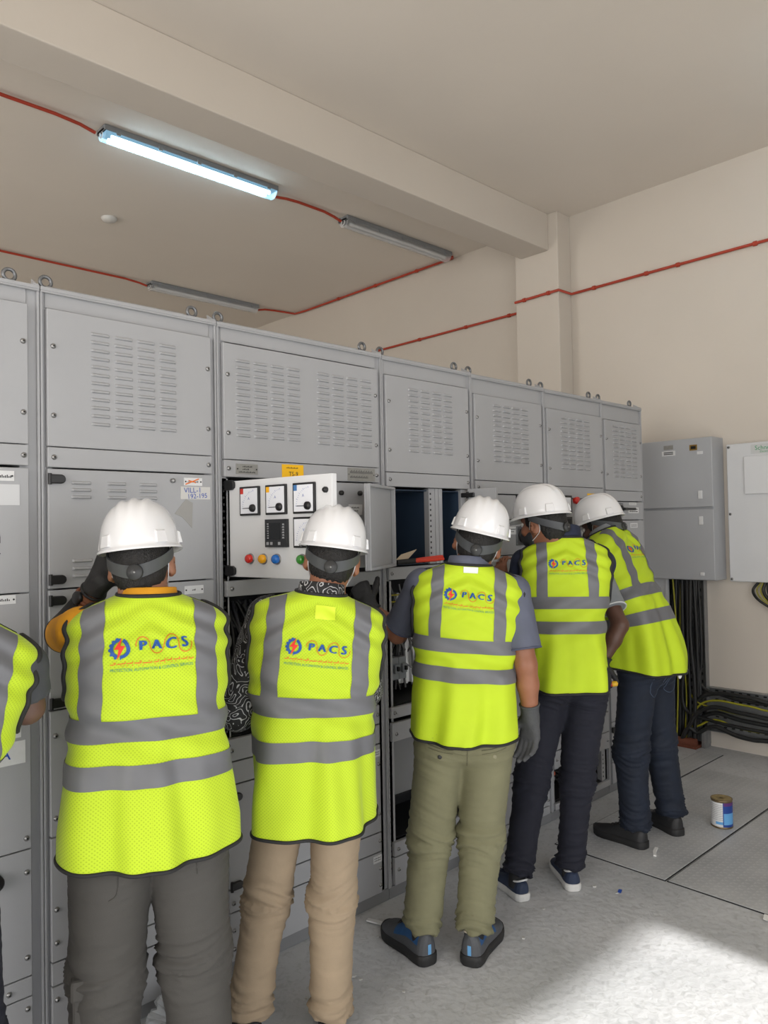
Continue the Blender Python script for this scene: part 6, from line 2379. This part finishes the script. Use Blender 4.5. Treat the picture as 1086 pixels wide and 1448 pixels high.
# ---- worker bending towards the last cabinet
x, y = place(907, 3.87)
W = Worker('person in yellow vest over grey polo and dark jeans, bending towards the last cabinet', x, y, 93, lean=24, bend1=1.25)
W.seed = 6
W.set_profile(.875, 1.60, .200, .178, .195, dep=.120, neck=.080)
sk = skin_mat('dark_brown', (88, 60, 48))
hR = az_rot(W, 97) @ rot('X', -17)
hc = head_at(W, 851, 745, 4.04)
arms = [arm(W, -1, (-.185, .03, 1.475), at(877, 884, 3.62), at(851, 936, 3.62), -UP * .9 + FW * .3 - RT * .15, FW * .4 + RT * .8, curl=(45, 55, 40)),
        arm(W, 1, (.160, .02, 1.485), W.base + W.Rz @ np.array([.26, .30, 1.16]), W.base + W.Rz @ np.array([.18, .33, 1.36]), (0, .2, .98), (-1, 0, .3), curl=(40, 45, 40))]
h1, t1 = on_plane(914, 1202, 2, 0), on_plane(838, 1175, 2, 0); h2, t2 = on_plane(962, 1184, 2, 0), on_plane(915, 1158, 2, 0)
d1, d2 = unit(t1 - h1), unit(t2 - h2)
t1, t2 = h1 + d1 * .30, h2 + d2 * .30
legs = [auto_leg(W, (-.085, 0, .92), h1, t1, kf=.03), auto_leg(W, (.085, 0, .92), h2, t2, kf=.02)]
W.make_body(sk, arms, legs, hc, hR)
W.eyes(); W.make_hair(low=-.08); W.make_mask(MASKD); W.helmet(pitch=2)
W.shirt(GREYC, arms, .78, r0=.062, r1=.064, hem_m=TRIM); W.collar(GREYC, rtop=.068, rbot=.082, hgt=.042, dz=.004, trim=TRIM)
W.glove(arms[0], GLOVE, cuff=.03); W.glove(arms[1], GLOVE, cuff=.03)
vo = W.vest(False, 1.245, 1.125, .056, .112, .050, arm_r=(.068, .128), arm_z=1.435, logo=(.008, 1.43, .178, .0))
W.socks(legs, BLACKC)
W.trousers(DENIM, legs, rt=.096, rk=.080, ra=.068, waist_z=.945, wa=.162, belly=.115, bunch=.012, knee=.007, hem=.04, seat=-.012)
tro = bpy.data.objects[[o.name for o in W.root.children if o.name.startswith('trousers')][-1]]
DS = mat('denim_seam', srgb(70, 84, 104), .8)
for sx in (-1, 1):
    W.seam(tro, [(sx * .035, .86), (sx * .04, .78), (sx * .08, .755), (sx * .12, .785), (sx * .13, .87)], DS)
W.seam(tro, [(sx * .035 - .035, .9), (0, .8), (0, .74)], DS)
for h_, t_ in ((h1, t1), (h2, t2)):
    W.shoe(W.loc(h_), W.loc(t_), SHBLACK, SOLEB, None, None, None, BLACK, w=1.10, hgt=1.25, sole_h=.038)
b = MB()
tp = W.loc(at(957, 944, 3.76))
b.ball(tp, .028, 14, 0, (.8, .5, 1.1)); b.ball(tp + np.array((.01, -.01, -.035)), .016, 12, 0, (.9, .6, 1.3))
b.build('tissue', WHITEP, vo)

# screwdriver in the bending worker's glove
S0, S1 = at(846, 968, 3.60), at(868, 967, 3.58)
ax = unit(S1 - S0)
g = empty('screwdriver', tuple(S0), 'screwdriver with red and yellow handle held in the black glove of the bending worker', 'tool')
b = MB(); b.lathe([(.008, 0), (.0125, .010), (.0135, .040), (.0125, .062), (.010, .068)], S0, ax, 14); b.build('handle', mat('driver_red', srgb(170, 40, 24), .4), g, off=S0)
b = MB(); b.lathe([(.0125, .064), (.0135, .072), (.011, .086), (.0001, .090)], S0, ax, 14); b.build('handle_cap', mat('driver_yellow', srgb(228, 180, 40), .4), g, off=S0)
b = MB(); b.cyl(S0 - ax * .11, ax, .003, .115, 8); b.build('shaft', SCREW, g, off=S0)
